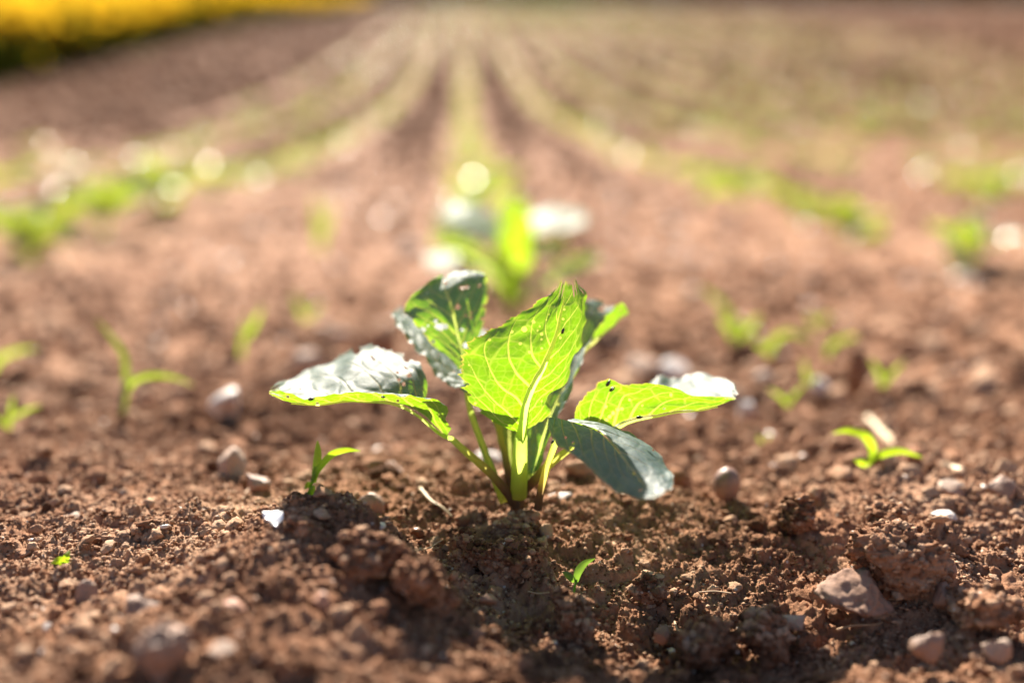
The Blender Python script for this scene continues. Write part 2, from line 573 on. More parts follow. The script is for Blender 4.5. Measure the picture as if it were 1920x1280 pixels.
def field_pts(n, y0, y1, power, slope, seed):
    r_ = np.random.default_rng(seed)
    y = y0 + (y1 - y0) * r_.random(n) ** power
    x = r_.uniform(-1, 1, n) * (slope * y + .04)
    return x, y
ROW, STEP = .60, .33
def row_x(k, y):
    return .02 + k * ROW - .047 * y
# ------------------------------------------------------------------ leaf building
def worley(u, v, seed):
    iu, iv = np.floor(u).astype(int), np.floor(v).astype(int)
    f1 = np.full(u.shape, 9.0); f2 = np.full(u.shape, 9.0)
    for a in (-1, 0, 1):
        for b in (-1, 0, 1):
            h = h32(iu + a, iv + b, 0, seed); h2 = h32(iu + a, iv + b, 1, seed + 5)
            dx = iu + a + .15 + .7 * h / 4294967296.0 - u
            dy = iv + b + .15 + .7 * h2 / 4294967296.0 - v
            q = np.sqrt(dx * dx + dy * dy)
            m = q < f1
            f2 = np.where(m, f1, np.minimum(f2, q)); f1 = np.where(m, q, f1)
    return f2 - f1

def smooth01(x): 
    x = np.clip(x, 0, 1); return x * x * (3 - 2 * x)

def hero_leaf(root, base, rows, pet, pet_r, flip, seed, holes=(), nholes=0, bulge=.0, chew=.03, chew_side=None,
              label=None, nu=300, nv=190, vein_period=.15, crinkle=.0005, al0=0.0, glow_spots=(), mat=None):
    """rows: (L, M, R) with each (px, py, depth).  Front side of the mesh is the upper side of the leaf."""
    A = np.array([[P(*c) for c in r_] for r_ in rows])          # (n,3,3)
    L, M, Rr = A[:, 0], A[:, 1], A[:, 2]
    # mid columns with a little fullness away from the chord
    nrm = np.cross(np.gradient(M, axis=0), Rr - L)
    nrm /= np.linalg.norm(nrm, axis=1, keepdims=True) + 1e-9
    wl = np.linalg.norm(L - M, axis=1, keepdims=True); wr = np.linalg.norm(Rr - M, axis=1, keepdims=True)
    Lm = .5 * (L + M) + nrm * wl * bulge
    Rm = .5 * (Rr + M) + nrm * wr * bulge
    C = np.stack([L, Lm, M, Rm, Rr], 1)                          # (n,5,3)
    tu = np.linspace(0, 1, nu); tv = np.linspace(0, 1, nv)
    S = spline(C, tu)                                            # (nu,5,3)
    S = spline(np.swapaxes(S, 0, 1), tv)                         # (nv,nu,3)
    S = np.swapaxes(S, 0, 1)
    U, V = np.meshgrid(tu, tv * 2 - 1, indexing='ij')
    length = np.sum(np.linalg.norm(np.diff(M, axis=0), axis=1))
    width = np.max(np.linalg.norm(L - M, axis=1) + np.linalg.norm(Rr - M, axis=1))
    # veins in leaf space
    mu, mv = U * length, V * width * .5
    wig = perlin2(mu / .008, mv / .008, seed) * .012
    av = np.abs(V)
    w = U - .34 * av - .14 * av * av + wig + np.where(V < 0, .05, 0) + perlin2(U * 3, V * 0 + seed, 3) * .03
    ph = (w / vein_period) % 1.0
    dist = np.abs(ph - .5) * vein_period * length
    lat_w = .00052 * (1.25 - av) * np.clip(1.3 - U, .4, 1)
    lat = smooth01(1.6 - dist / lat_w) * (1 - smooth01((av - .78) / .2))
    midw = .0010 * (1.1 - U)
    mid = smooth01(1.6 - np.abs(mv) / np.maximum(midw, 1e-5))
    e1 = worley(mu / .0072 + wig * 20, mv / .0072 + wig * 12, seed + 3) * .0072
    e2 = worley(mu / .0026, mv / .0026, seed + 4) * .0026
    net = smooth01(1.6 - e1 / .00042) * .34 * smooth01(.25 + av * 1.2)
    net2 = smooth01(1.5 - e2 / .00030) * .16
    vein = np.clip(np.maximum(np.maximum(mid, lat * .95), np.maximum(net, net2)), 0, 1)
    blotch = np.clip(.5 + perlin2(mu / .012, mv / .012, seed + 8) * .5 + perlin2(mu / .004, mv / .004, seed + 9) * .35, 0, 1)
    # surface relief
    du = np.gradient(S, axis=0); dv = np.gradient(S, axis=1)
    N = np.cross(dv, du); N /= np.linalg.norm(N, axis=2, keepdims=True) + 1e-12
    if flip: N = -N
    rel = (perlin2(mu / .011, mv / .011, seed + 1) * crinkle * 1.3 + perlin2(mu / .005, mv / .005, seed + 2) * crinkle * .5
           + (smooth01(e1 / .003) - .5) * crinkle * .35 - np.maximum(lat, mid) * .00028 * (1.2 - U))
    mar = smooth01((av - .72) / .28)
    rel = rel + mar * perlin2(mu / .007, V * 2, seed + 14) * crinkle * 4.0 + mar * perlin2(mu / .0032, V * 2 + 7, seed + 15) * crinkle * 1.2
    S = S + N * rel[..., None]
    # chewed margin
    ragged = (np.abs(perlin2(mu / .0042 + np.where(V < 0, 40, 0), V * 0 + seed, seed)) * 1.3 + np.abs(perlin2(mu / .0014 + np.where(V < 0, 40, 0), V * 0 + 3, seed + 6)) * .6)
    bite = smooth01((perlin2(mu / .013 + np.where(V < 0, 90, 0), V * 0 + 5.5, seed + 7) - .15) / .4)
    side = np.ones_like(V) if chew_side is None else np.where(V < 0, chew_side[0], chew_side[1])
    cutd = chew * side * (ragged + .8 * bite)
    marg = (1 - av) - cutd
    endr = (1 - U) - chew * .55 * (np.abs(perlin2(mv / .0022, U * 0 + 1, seed + 11)) * 2)
    marg = np.minimum(marg * width * .5, endr * length)           # metres inside the margin
    px, py, _ = proj(S)
    hd = np.full(U.shape, 1.0)
    wob = perlin2(px / 5, py / 5, seed + 20) * 1.5 + perlin2(px / 2.2, py / 2.2, seed + 21) * .8
    hl = list(holes)
    r_ = np.random.default_rng(seed)
    for _ in range(nholes):
        a, b = r_.uniform(.25, .97), r_.uniform(-.93, .93)
        i, j = int(a * (nu - 1)), int((b * .5 + .5) * (nv - 1))
        hl.append((px[i, j], py[i, j], r_.uniform(1.0, 2.6)))
    for hx, hy, hr in hl:
        hd = np.minimum(hd, (np.sqrt((px - hx) ** 2 + (py - hy) ** 2) - hr * 1.25 - wob * min(1, hr / 4)) * .00018)
    # the thick midrib stands free of the blade: nothing behind it
    rib = np.abs(mv) - np.clip(pet_r[2] * .75 * (1 - U * 1.6), 0, 1)
    # chewed spots whose bright glow is put in as vein colour
    for hx, hy, hr in glow_spots:
        w_ = smooth01((hr * 1.2 + wob * .6 - np.sqrt((px - hx) ** 2 + (py - hy) ** 2)) / 1.5)
        vein = np.maximum(vein, w_ * 1.35)
    sd0 = np.minimum(marg, hd)
    sd = np.where(U < .55, np.minimum(sd0, rib + 0.00004), sd0)
    edge = smooth01(1 - marg / .0009) * (.35 + .65 * smooth01(perlin2(mu / .01, mv / .01, seed + 30) + .4))
    edge = np.maximum(edge, smooth01(1 - hd / .00035) * .35)
    keepv = sd > 0
    f = grid_faces(nu, nv)
    if flip: f = f[:, ::-1]
    keep = keepv.reshape(-1)[f].sum(1) >= 3
    f = f[keep]
    used = np.unique(f)
    remap = np.full(nu * nv, -1); remap[used] = np.arange(len(used))
    vv = S.reshape(-1, 3)[used] - base
    me = make_mesh('leaf', vv, remap[f], mat or M_LEAF, True,
                   {'vein': vein.reshape(-1)[used], 'edge': edge.reshape(-1)[used], 'blotch': blotch.reshape(-1)[used]})
    lo = link('leaf', me, root)
    if label: lo['label'] = label
    # stalk that runs on as the midrib under the blade
    pp = np.array([P(*c) for c in pet])
    k = nv // 2
    midline = S[:, k] - N[:, k] * .0002
    tp = spline(pp, np.linspace(0, 1, 40))
    stop = int(nu * .9)
    path = np.concatenate([tp[:-1], midline[4:stop:8]])
    nA, nB = 39, len(path) - 39
    rr = np.concatenate([np.interp(np.linspace(0, 1, nA), [0, .5, 1], pet_r), np.linspace(pet_r[2] * .8, .00022, nB)])
    path[nA:] -= N[4:stop:8, k] * (rr[nA:, None] * .75)
    al = np.concatenate([np.linspace(al0, .62, nA), np.linspace(.62, 1, nB)])
    # smooth the joint
    for _ in range(4):
        path[1:-1] = (path[:-2] + 2 * path[1:-1] + path[2:]) / 4
    # a closed stalk below that opens into a channelled rib under the blade
    nP = len(path)
    tan = np.gradient(path, axis=0); tan /= np.linalg.norm(tan, axis=1, keepdims=True) + 1e-12
    nb = np.concatenate([np.repeat(N[4:5, k], nA, 0), N[4:stop:8, k]])
    nb = nb - (nb * tan).sum(1, keepdims=True) * tan
    nb /= np.linalg.norm(nb, axis=1, keepdims=True) + 1e-12
    sd_ = np.cross(tan, nb)
    span = np.interp(np.arange(nP), [0, nA * .25, nA - 2, nP], [math.pi, math.pi, math.pi * .54, math.pi * .5])
    th = np.linspace(-1, 1, 15)[None] * span[:, None]
    V_ = path[:, None] + rr[:, None, None] * (-np.cos(th)[..., None] * nb[:, None] + np.sin(th)[..., None] * sd_[:, None])
    V_ *= 1.0
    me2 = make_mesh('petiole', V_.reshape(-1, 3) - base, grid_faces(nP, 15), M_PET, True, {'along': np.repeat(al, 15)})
    po = link('petiole', me2, lo)
    return lo

# ------------------------------------------------------------------ the sharp cabbage
B0 = P(968, 965, .338)
hero = bpy.data.objects.new('cabbage_plant', None)
COL.objects.link(hero)
hero.location = B0
hero.empty_display_size = .02
tag(hero, 'sharp young cabbage in the foreground with chewed leaves lit from behind', 'cabbage', 'young cabbages in the rows')

# stem
sp_ = spline(np.array([P(968, 1000, .338), P(969, 960, .338), P(972, 925, .338), P(974, 895, .337)]), np.linspace(0, 1, 24))
sr = np.interp(np.linspace(0, 1, 24), [0, .35, .7, 1], [.0024, .0022, .0026, .0022])
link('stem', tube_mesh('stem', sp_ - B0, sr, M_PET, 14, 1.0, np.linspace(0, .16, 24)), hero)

def zip_rows(lists, dL, dM, dR):
    n = len(lists)
    t = np.linspace(0, 1, n)
    f = lambda ks: np.interp(t, np.linspace(0, 1, len(ks)), ks)
    a, b, c = f(dL), f(dM), f(dR)
    return [((*r_[0], a[i]), (*r_[1], b[i]), (*r_[2], c[i])) for i, r_ in enumerate(lists)]

# upright leaf turned away from the camera (its underside is seen)
rows = zip_rows([((966, 806), (977, 810), (986, 806)), ((915, 788), (980, 786), (1012, 791)), ((880, 753), (984, 757), (1031, 767)),
                 ((858, 718), (992, 732), (1034, 742)), ((859, 682), (1004, 708), (1058, 716)), ((868, 648), (1018, 683), (1077, 684)),
                 ((908, 619), (1029, 657), (1088, 648)), ((950, 598), (1040, 628), (1095, 612)), ((993, 572), (1049, 592), (1097, 575)),
                 ((1031, 546), (1056, 560), (1093, 544)), ((1044, 520), (1061, 524), (1077, 519))],
                [.330, .324, .322, .318, .314, .316], [.331, .321, .314, .311, .312, .318], [.330, .328, .330, .333, .336, .332])
hero_leaf(hero, B0, rows, [(972, 930, .335), (974, 890, .332), (975, 850, .330), (977, 815, .330)], [.0029, .0027, .0021], True, 101,
          glow_spots=[(983, 617, 5.0), (960, 622, 3), (918, 637, 3), (1000, 603, 3.5), (975, 644, 3), (993, 660, 3.2), (1015, 626, 3), (1015, 636, 2.6), (1050, 633, 2.4), (1056, 598, 2.4),
                   (1058, 580, 2.4), (1016, 653, 2.2), (891, 756, 2.4), (1016, 752, 2.2), (1012, 612, 2.2), (1030, 590, 2.2), (1024, 600, 2), (1040, 575, 2), (1008, 620, 2), (880, 684, 2.2)],
          nholes=0, bulge=-.10, chew=.17, chew_side=(1.0, .08), al0=.42, label='upright yellow green leaf seen from its veined underside')

# tall leaf behind on the left, its upper face to the camera
rows = zip_rows([((860, 692), (872, 694), (884, 690)), ((838, 669), (868, 670), (893, 656)), ((813, 649), (863, 645), (901, 628)),
                 ((790, 623), (857, 618), (908, 600)), ((770, 601), (850, 590), (915, 570)), ((756, 587), (842, 562), (918, 540)),
                 ((763, 565), (833, 540), (914, 518)), ((788, 540), (830, 524), (894, 509)), ((814, 525), (836, 515), (864, 509))],
                [.349, .350, .351, .354, .362], [.350, .353, .356, .362, .374], [.350, .357, .363, .367, .376])
hero_leaf(hero, B0, rows, [(946, 940, .338), (925, 888, .341), (903, 830, .344), (880, 762, .346), (872, 696, .347)], [.0017, .0012, .0009], False, 102,
          holes=[(820, 612, 4), (827, 613, 5), (835, 612, 4), (817, 602, 3), (858, 575, 4), (883, 586, 2), (883, 595, 2.2), (873, 647, 4), (792, 618, 4),
                 (865, 540, 2.6), (876, 538, 2.4), (908, 574, 3), (905, 598, 3), (812, 640, 3), (899, 536, 2)],
          nholes=8, bulge=-.08, chew=.06, al0=.45, label='tall leaf with a white shine along its bent top edge')

# lower leaf behind it, nearly edge-on and shining white
rows = zip_rows([((885, 735), (905, 720), (925, 690)), ((860, 731), (890, 705), (928, 660)), ((830, 716), (865, 685), (926, 630)),
                 ((797, 678), (835, 655), (885, 612)), ((770, 645), (800, 625), (830, 598)), ((747, 612), (765, 602), (785, 588)), ((732, 588), (738, 583), (750, 574))],
                [.340, .346, .358, .374], [.348, .361, .377, .390], [.366, .386, .402, .402])
hero_leaf(hero, B0, rows, [(960, 930, .341), (950, 870, .343), (930, 780, .347), (908, 724, .352)], [.0016, .0012, .0009], False, 103,
          nholes=8, bulge=-.05, chew=.06, label='low leaf behind showing a pale shining upper face')

# leaf reaching out to the left
rows = zip_rows([((846, 803), (838, 816), (838, 806)), ((838, 786), (817, 798), (816, 786)), ((836, 763), (790, 773), (802, 750)),
                 ((815, 748), (765, 759), (799, 713)), ((785, 744), (740, 752), (788, 681)), ((755, 740), (715, 749), (760, 664)),
                 ((720, 737), (690, 748), (716, 647)), ((685, 736), (660, 749), (672, 648)), ((655, 738), (635, 750), (640, 665)),
                 ((620, 742), (605, 755), (600, 680)), ((575, 741), (574, 757), (563, 697)), ((540, 739), (538, 750), (532, 716)), ((503, 735), (501, 736), (503, 732))],
                [.328, .322, .317, .314, .313, .315], [.330, .330, .328, .327, .325, .321], [.332, .337, .339, .352, .364, .371, .368, .330])
hero_leaf(hero, B0, rows, [(968, 948, .336), (945, 915, .333), (915, 882, .332), (878, 850, .332), (848, 822, .331), (838, 816, .330)], [.0016, .0014, .0011], False, 104,
          holes=[(668, 656, 6), (762, 672, 5), (767, 704, 3), (697, 669, 2), (701, 674, 2), (745, 698, 2),
                 (748, 712, 2.6), (757, 720, 2.6), (761, 690, 1.8), (728, 652, 4), (540, 744, 2)],
          nholes=3, bulge=-.04, chew=.11, chew_side=(.55, 1.0), label='leaf reaching left with a silvery top and ragged edge')

# leaf reaching out to the right
rows = zip_rows([((1078, 797), (1110, 809), (1105, 797)), ((1079, 770), (1130, 803), (1132, 798)), ((1090, 744), (1152, 797), (1156, 784)),
                 ((1111, 726), (1175, 788), (1182, 755)), ((1142, 711), (1198, 781), (1206, 728)), ((1180, 720), (1222, 775), (1239, 703)),
                 ((1225, 718), (1245, 771), (1263, 704)), ((1262, 726), (1280, 768), (1292, 700)), ((1296, 735), (1312, 766), (1335, 702)),
                 ((1343, 749), (1346, 759), (1374, 715)), ((1379, 745), (1380, 747), (1382, 742))],
                [.333, .329, .327, .325, .326], [.337, .336, .334, .330, .328], [.347, .359, .366, .370, .338])
hero_leaf(hero, B0, rows, [(978, 925, .337), (1000, 902, .336), (1030, 870, .333), (1070, 838, .334), (1110, 812, .336)], [.0017, .0015, .0011], True, 105,
          glow_spots=[(1137, 787, 3), (1143, 781, 3.4), (1150, 774, 3.6), (1158, 768, 3.6), (1166, 766, 3), (1136, 762, 3), (1180, 749, 2.4), (1204, 760, 2), (1258, 740, 3)],
          nholes=2, bulge=-.03, chew=.085, chew_side=(.8, 1.0), label='leaf reaching right with a bright glowing underside')

# leaf at the back right
rows = zip_rows([((985, 885), (998, 888), (1010, 880)), ((984, 835), (1012, 842), (1026, 832)), ((988, 792), (1024, 797), (1046, 786)),
                 ((1003, 750), (1042, 756), (1066, 745)), ((1034, 700), (1066, 711), (1084, 698)), ((1056, 645), (1085, 668), (1096, 660)),
                 ((1076, 600), (1103, 648), (1108, 634)), ((1094, 560), (1128, 624), (1132, 600)), ((1120, 564), (1152, 605), (1153, 577)),
                 ((1146, 572), (1170, 591), (1166, 567)), ((1174, 584), (1177, 588), (1177, 580))],
                [.342, .346, .354, .374, .386, .380], [.338, .342, .350, .365, .373, .378], [.340, .340, .346, .362, .368, .377])
hero_leaf(hero, B0, rows, [(976, 930, .338), (984, 910, .338), (992, 895, .338), (998, 888, .338)], [.0019, .0017, .0014], False, 106, al0=.4,
          holes=[(1128, 578, 4), (1136, 572, 3)], nholes=8, bulge=-.04, chew=.06, label='narrow leaf at the back right with a rolled edge')

# drooping leaf at the lower right, blue-green upper face to the camera
rows = zip_rows([((1027, 784), (1062, 787), (1096, 791)), ((1029, 812), (1092, 795), (1139, 796)), ((1048, 840), (1122, 806), (1166, 805)),
                 ((1079, 860), (1140, 822), (1192, 817)), ((1110, 886), (1158, 842), (1220, 838)), ((1143, 915), (1176, 868), (1243, 859)),
                 ((1171, 926), (1196, 893), (1257, 881)), ((1200, 936), (1216, 915), (1264, 898)), ((1226, 937), (1239, 929), (1259, 919))],
                [.314, .294, .280, .274], [.322, .308, .291, .277], [.330, .318, .302, .281])
hero_leaf(hero, B0, rows, [(1008, 955, .329), (1014, 920, .328), (1024, 880, .326), (1040, 832, .325), (1056, 792, .3225)], [.0013, .0012, .0011], True, 107,
          holes=[(1072, 840, 3.4), (1143, 913, 2), (1060, 820, 2)], nholes=6, bulge=.06, chew=.035, crinkle=.00025, label='drooping blue green leaf at lower right half in shade')

# young inner leaf standing behind the front one
rows = zip_rows([((958, 905), (966, 908), (973, 905)), ((943, 860), (958, 862), (980, 860)), ((930, 812), (955, 815), (985, 812)),
                 ((922, 770), (955, 772), (990, 770)), ((930, 735), (960, 735), (992, 735)), ((950, 708), (970, 705), (990, 708))],
                [.344, .350, .354, .352], [.345, .354, .360, .362], [.344, .349, .353, .352])
hero_leaf(hero, B0, rows, [(970, 935, .341), (968, 925, .343), (967, 915, .344), (966, 908, .345)], [.0016, .0014, .0012], False, 108, al0=.4, bulge=-.05, chew=.012,
          label='small inner leaf standing behind the front leaf', nu=120, nv=90)

# ------------------------------------------------------------------ the cabbages of the rows
def simple_leaf(az, el, length, width, droop, cup, seed, nu=15, nv=10, twist=0.0):
    """A stalked leaf in local space, base at the origin."""
    r_ = np.random.default_rng(seed)
    t = np.linspace(0, 1, nu)
    pet = length * .45
    tot = length + pet
    e = el - droop * t ** 1.6
    ds = tot / (nu - 1)
    rr = np.concatenate([[0], np.cumsum(np.cos(e[:-1]) * ds)]); zz = np.concatenate([[0], np.cumsum(np.sin(e[:-1]) * ds)])
    tb = np.clip((t * tot - pet) / length, 0, 1)
    w = np.where(t * tot < pet, .0018, width * .5 * np.sin(np.clip(tb, 0.02, 1) ** .75 * math.pi * .93 + .06) ** .75 + .0015)
    v = np.linspace(-1, 1, nv)
    across = w[:, None] * v[None]
    ang = cup * np.abs(v)[None] ** 1.3
    lat = across * np.cos(ang); lift = np.abs(across) * np.sin(ang)
    lift = lift + perlin2(t[:, None] * 6 + seed, v[None] * 2.5, seed) * .004 * (w[:, None] > .003)
    lat = lat * (1 + perlin2(t[:, None] * 9 + seed, v[None] * 0, seed + 1) * .18)
    nr = -np.sin(e)[:, None]; nz = np.cos(e)[:, None]
    X = rr[:, None] + lift * nr; Zz = zz[:, None] + lift * nz; Y = lat
    if twist:
        ca, sa = math.cos(twist), math.sin(twist)
        dz = Zz - zz[:, None]
        Y, Zz = Y * ca - dz * sa, zz[:, None] + Y * sa + dz * ca
    ca, sa = math.cos(az), math.sin(az)
    V = np.stack([X * ca - Y * sa, X * sa + Y * ca, Zz], -1).reshape(-1, 3)
    vein = np.clip(1 - np.abs(v)[None] * 3.5, 0, 1) + 0 * t[:, None]
    vein = np.where((t * tot < pet)[:, None], 1, vein)
    return V, grid_faces(nu, nv)[:, ::-1], vein.reshape(-1)

def cabbage_leaves(seed, n=7, size=1.0, az0=None):
    r_ = np.random.default_rng(seed)
    out = []
    a0 = r_.uniform(0, 6.28) if az0 is None else az0
    for k in range(n):
        outer = k / (n - 1)
        az = a0 + k * 2.4 + r_.uniform(-.25, .25)
        el = R(82 - 45 * outer) + r_.uniform(-.1, .1)
        ln = (.042 + .024 * outer) * size * r_.uniform(.85, 1.15)
        out.append(simple_leaf(az, el, ln, ln * r_.uniform(.72, .92), R(25 + 75 * outer) * r_.uniform(.6, 1.1), R(r_.uniform(18, 45)), seed * 17 + k, twist=r_.uniform(-.3, .3)))
    return out

def cabbage_with_parts(seed, n, size, az0=None):
    root = bpy.data.objects.new('cabbage_plant', None)
    COL.objects.link(root)
    root.empty_display_size = .02
    for V, F, vn in cabbage_leaves(seed, n, size, az0):
        link('leaf', make_mesh('leaf', V, F, M_LEAF3, True, {'vein': vn}), root)
    return root

def cabbage_one_mesh(seed, n, size):
    vs, fs, vn, k = [], [], [], 0
    for V, F, e in cabbage_leaves(seed, n, size):
        vs.append(V); fs.append(F + k); vn.append(e); k += len(V)
    return make_mesh('cabbage_plant', np.concatenate(vs), np.concatenate(fs), M_LEAF2, True, {'vein': np.concatenate(vn)})

words = ['zeroth', 'first', 'second', 'third', 'fourth', 'fifth', 'sixth', 'seventh', 'eighth', 'ninth', 'tenth', 'eleventh', 'twelfth', 'thirteenth', 'fourteenth']
def row_name(k):
    if k == 0: return 'the middle row'
    return 'the %s row %s of the middle' % (words[abs(k)], 'right' if k > 0 else 'left')

protos = [cabbage_with_parts(500 + i, 7, 1.05 + .1 * (i % 2)) for i in range(4)]
flats = [cabbage_one_mesh(540 + i, 6, 1.0) for i in range(6)]
used_proto = [False] * 4
cand = []
r_ = np.random.default_rng(77)
for k in range(-3, 15):
    for j in range(0, 290):
        y = .9 + j * STEP + r_.uniform(-.09, .09) + (k * .17 % .5)
        if k in (-1, 1): y = (1.33 if k < 0 else 1.19) + j * STEP + r_.uniform(-.03, .03)
        if k == 0 and y < 1.35: continue
        if k == 0: y -= .02
        x = row_x(k, y) + r_.normal() * .02
        keep = r_.random()
        if k in (-1, 1) and j < 4: keep = .5
        if k == -3 and keep < .5: continue
        if k <= -1 and keep < .06: continue
        if y > 92: continue
        px, py, d = proj(np.array([x, y, float(macro(x, y)) + .04]))
        vis = -60 < px < 1980 and py > -30
        cand.append((k, x, y, d, vis, r_.uniform(0, 6.28), r_.uniform(.85, 1.2) * (1.4 if k == -1 and y < 2.1 else .8 if k == 0 and y < 6 else .8 if k == 1 and y < 1.35 else 1.0 if y < 2.4 else .95), r_.integers(0, 100)))
vis = sorted([c for c in cand if c[4]], key=lambda c: c[3])
single = vis[:292]
rest = [c for c in cand if not c[4] and c[2] < 3] 
count = {}
for c in single:
    k, x, y, d, _, rz, sc, q = c
    n = count[k] = count.get(k, 0) + 1
    first = 2 if k == 0 else 0
    if n + first <= 6:
        lab = 'blurred young cabbage, %s plant back in %s' % (words[n + first], row_name(k))
    else:
        lab = 'tiny far cabbage in %s, beyond its sixth plant' % row_name(k)
    loc = (x, y, float(soil_z(x, y)) - .004)
    if d < 2.6:
        i = int(q) % 4
        if not used_proto[i]:
            o = protos[i]; used_proto[i] = True
        else:
            o = protos[i].copy(); COL.objects.link(o)
            for ch in list(protos[i].children):
                cc = ch.copy(); COL.objects.link(cc); cc.parent = o
    else:
        o = link('cabbage_plant', flats[int(q) % 6])
    o.location = loc
    o.rotation_euler = (r_.uniform(-.12, .12), r_.uniform(-.12, .12), rz)
    o.scale = (sc, sc, sc)
    tag(o, lab, 'cabbage', 'young cabbages in %s' % row_name(k))
for i in range(4):
    if not used_proto[i]:
        for ch in list(protos[i].children): bpy.data.objects.remove(ch)
        bpy.data.objects.remove(protos[i])

# the rest of the rows, too many to count
far = [c for c in cand if c not in single]
def cheap(seed):
    vs, fs, k = [], [], 0
    q = np.random.default_rng(seed)
    for i in range(7):
        V, F, _ = simple_leaf(i * 2.4 + q.uniform(-.3, .3), R(q.uniform(25, 75)), .06, .05, R(60), .5, seed + i, 5, 3)
        vs.append(V); fs.append(F + k); k += len(V)
    return np.concatenate(vs), np.concatenate(fs)
ch = [cheap(900 + i) for i in range(8)]
vs, fs, k0 = [], [], 0
for c in far:
    V, F = ch[c[7] % 8]
    ca, sa = math.cos(c[5]), math.sin(c[5])
    W = np.stack([V[:, 0] * ca - V[:, 1] * sa, V[:, 0] * sa + V[:, 1] * ca, V[:, 2]], -1) * c[6] * .95
    zz = float(soil_z(c[1], c[2]))
    vs.append(W + np.array([c[1], c[2], zz])); fs.append(F + k0); k0 += len(V)
V = np.concatenate(vs)
o = link('cabbage_rows', make_mesh('cabbage_rows', V, np.concatenate(fs), M_LEAF2, True, {'vein': np.zeros(len(V))}))
tag(o, 'countless tiny cabbages in far rows running up the slope', 'cabbage rows', kind='stuff')

# second plant of the middle row, large and blurred
B1 = P(964, 588, .9)
second = bpy.data.objects.new('cabbage_plant', None)
COL.objects.link(second)
second.location = B1
tag(second, 'large blurred cabbage right behind the sharp one in the middle row', 'cabbage', 'young cabbages in the middle row')
SECOND = [
    ([((950, 572), (962, 576), (973, 572)), ((930, 530), (962, 530), (992, 530)), ((922, 482), (965, 480), (1006, 482)), ((933, 432), (968, 430), (1004, 432)), ((955, 388), (970, 380), (987, 388))],
     [.895, .875, .865], [.895, .87, .855], [.895, .875, .865], True),
    ([((945, 470), (950, 450), (952, 430)), ((908, 456), (905, 425), (917, 394)), ((866, 442), (863, 410), (885, 378)), ((833, 420), (828, 405), (845, 388))], [.87, .865], [.89, .89], [.95, .95], False),
    ([((932, 502), (928, 512), (930, 490)), ((892, 470), (882, 480), (890, 452)), ((850, 458), (840, 467), (846, 440)), ((810, 452), (806, 456), (810, 440))], [.81, .79], [.815, .795], [.82, .80], False),
    ([((915, 508), (905, 495), (900, 480)), ((880, 512), (870, 492), (866, 474)), ((838, 510), (830, 492), (830, 474)), ((800, 499), (796, 490), (802, 480))], [.84, .83], [.86, .86], [.92, .92], False),
    ([((985, 447), (985, 425), (985, 405)), ((1020, 432), (1025, 410), (1026, 388)), ((1060, 430), (1066, 410), (1063, 388)), ((1097, 418), (1102, 408), (1096, 396))], [.87, .86], [.90, .90], [.96, .96], True),
    ([((993, 482), (1000, 465), (1000, 445)), ((1030, 484), (1036, 462), (1036, 440)), ((1063, 472), (1068, 460), (1063, 444))], [.85, .85], [.88, .88], [.93, .93], True),
    ([((983, 562), (994, 556), (1000, 535)), ((1030, 532), (1040, 520), (1040, 500)), ((1080, 512), (1086, 500), (1081, 480)), ((1121, 488), (1127, 482), (1121, 470))], [.81, .78], [.812, .785], [.815, .79], True),
    ([((948, 475), (965, 475), (985, 475)), ((928, 420), (960, 420), (992, 420)), ((938, 376), (965, 366), (990, 376))], [.93, .94], [.935, .95], [.93, .94], False)]
for i, (rw, a_, b_, c_, fl_) in enumerate(SECOND):
    rows = zip_rows(rw, a_, b_, c_)
    m0 = rows[0][1]
    hero_leaf(second, B1, rows, [(964, 596, .9), (964, 575, .9), (.5 * (964 + m0[0]), .5 * (570 + m0[1]), .89), (m0[0], m0[1], m0[2])], [.004, .003, .0022], fl_, 200 + i, mat=M_LEAF_OPEN, chew=.05, nu=70, nv=50, al0=.4, crinkle=.0008, bulge=-.04)

# ------------------------------------------------------------------ grasses and small weeds
def blade_mesh(pts, w, mat, fold=.3, n=28, face=None, name='blade', base=None, tip=.05, belly=.4):
    """A tapering, slightly folded blade along pts; w is the full width in metres."""
    path = spline(np.asarray(pts), np.linspace(0, 1, n))
    t = np.linspace(0, 1, n)
    tan = np.gradient(path, axis=0); tan /= np.linalg.norm(tan, axis=1, keepdims=True)
    view = path - CAM; view /= np.linalg.norm(view, axis=1, keepdims=True)
    if face is not None: view = np.broadcast_to(np.asarray(face, float), view.shape)
    side = np.cross(tan, view); side /= np.linalg.norm(side, axis=1, keepdims=True) + 1e-9
    nrm = np.cross(side, tan)
    ww = w * .5 * np.clip(np.where(t < belly, .55 + .45 * np.sin(t / belly * math.pi / 2), np.cos((t - belly) / (1 - belly) * math.pi / 2) ** .8), tip, 1)
    vcol = np.array([-1, -.5, 0, .5, 1])
    S = path[:, None] + side[:, None] * (ww[:, None] * vcol)[..., None] + nrm[:, None] * (ww[:, None] * np.abs(vcol) * fold)[..., None]
    V = S.reshape(-1, 3)
    if base is not None: V = V - base
    return make_mesh(name, V, grid_faces(n, 5), mat)

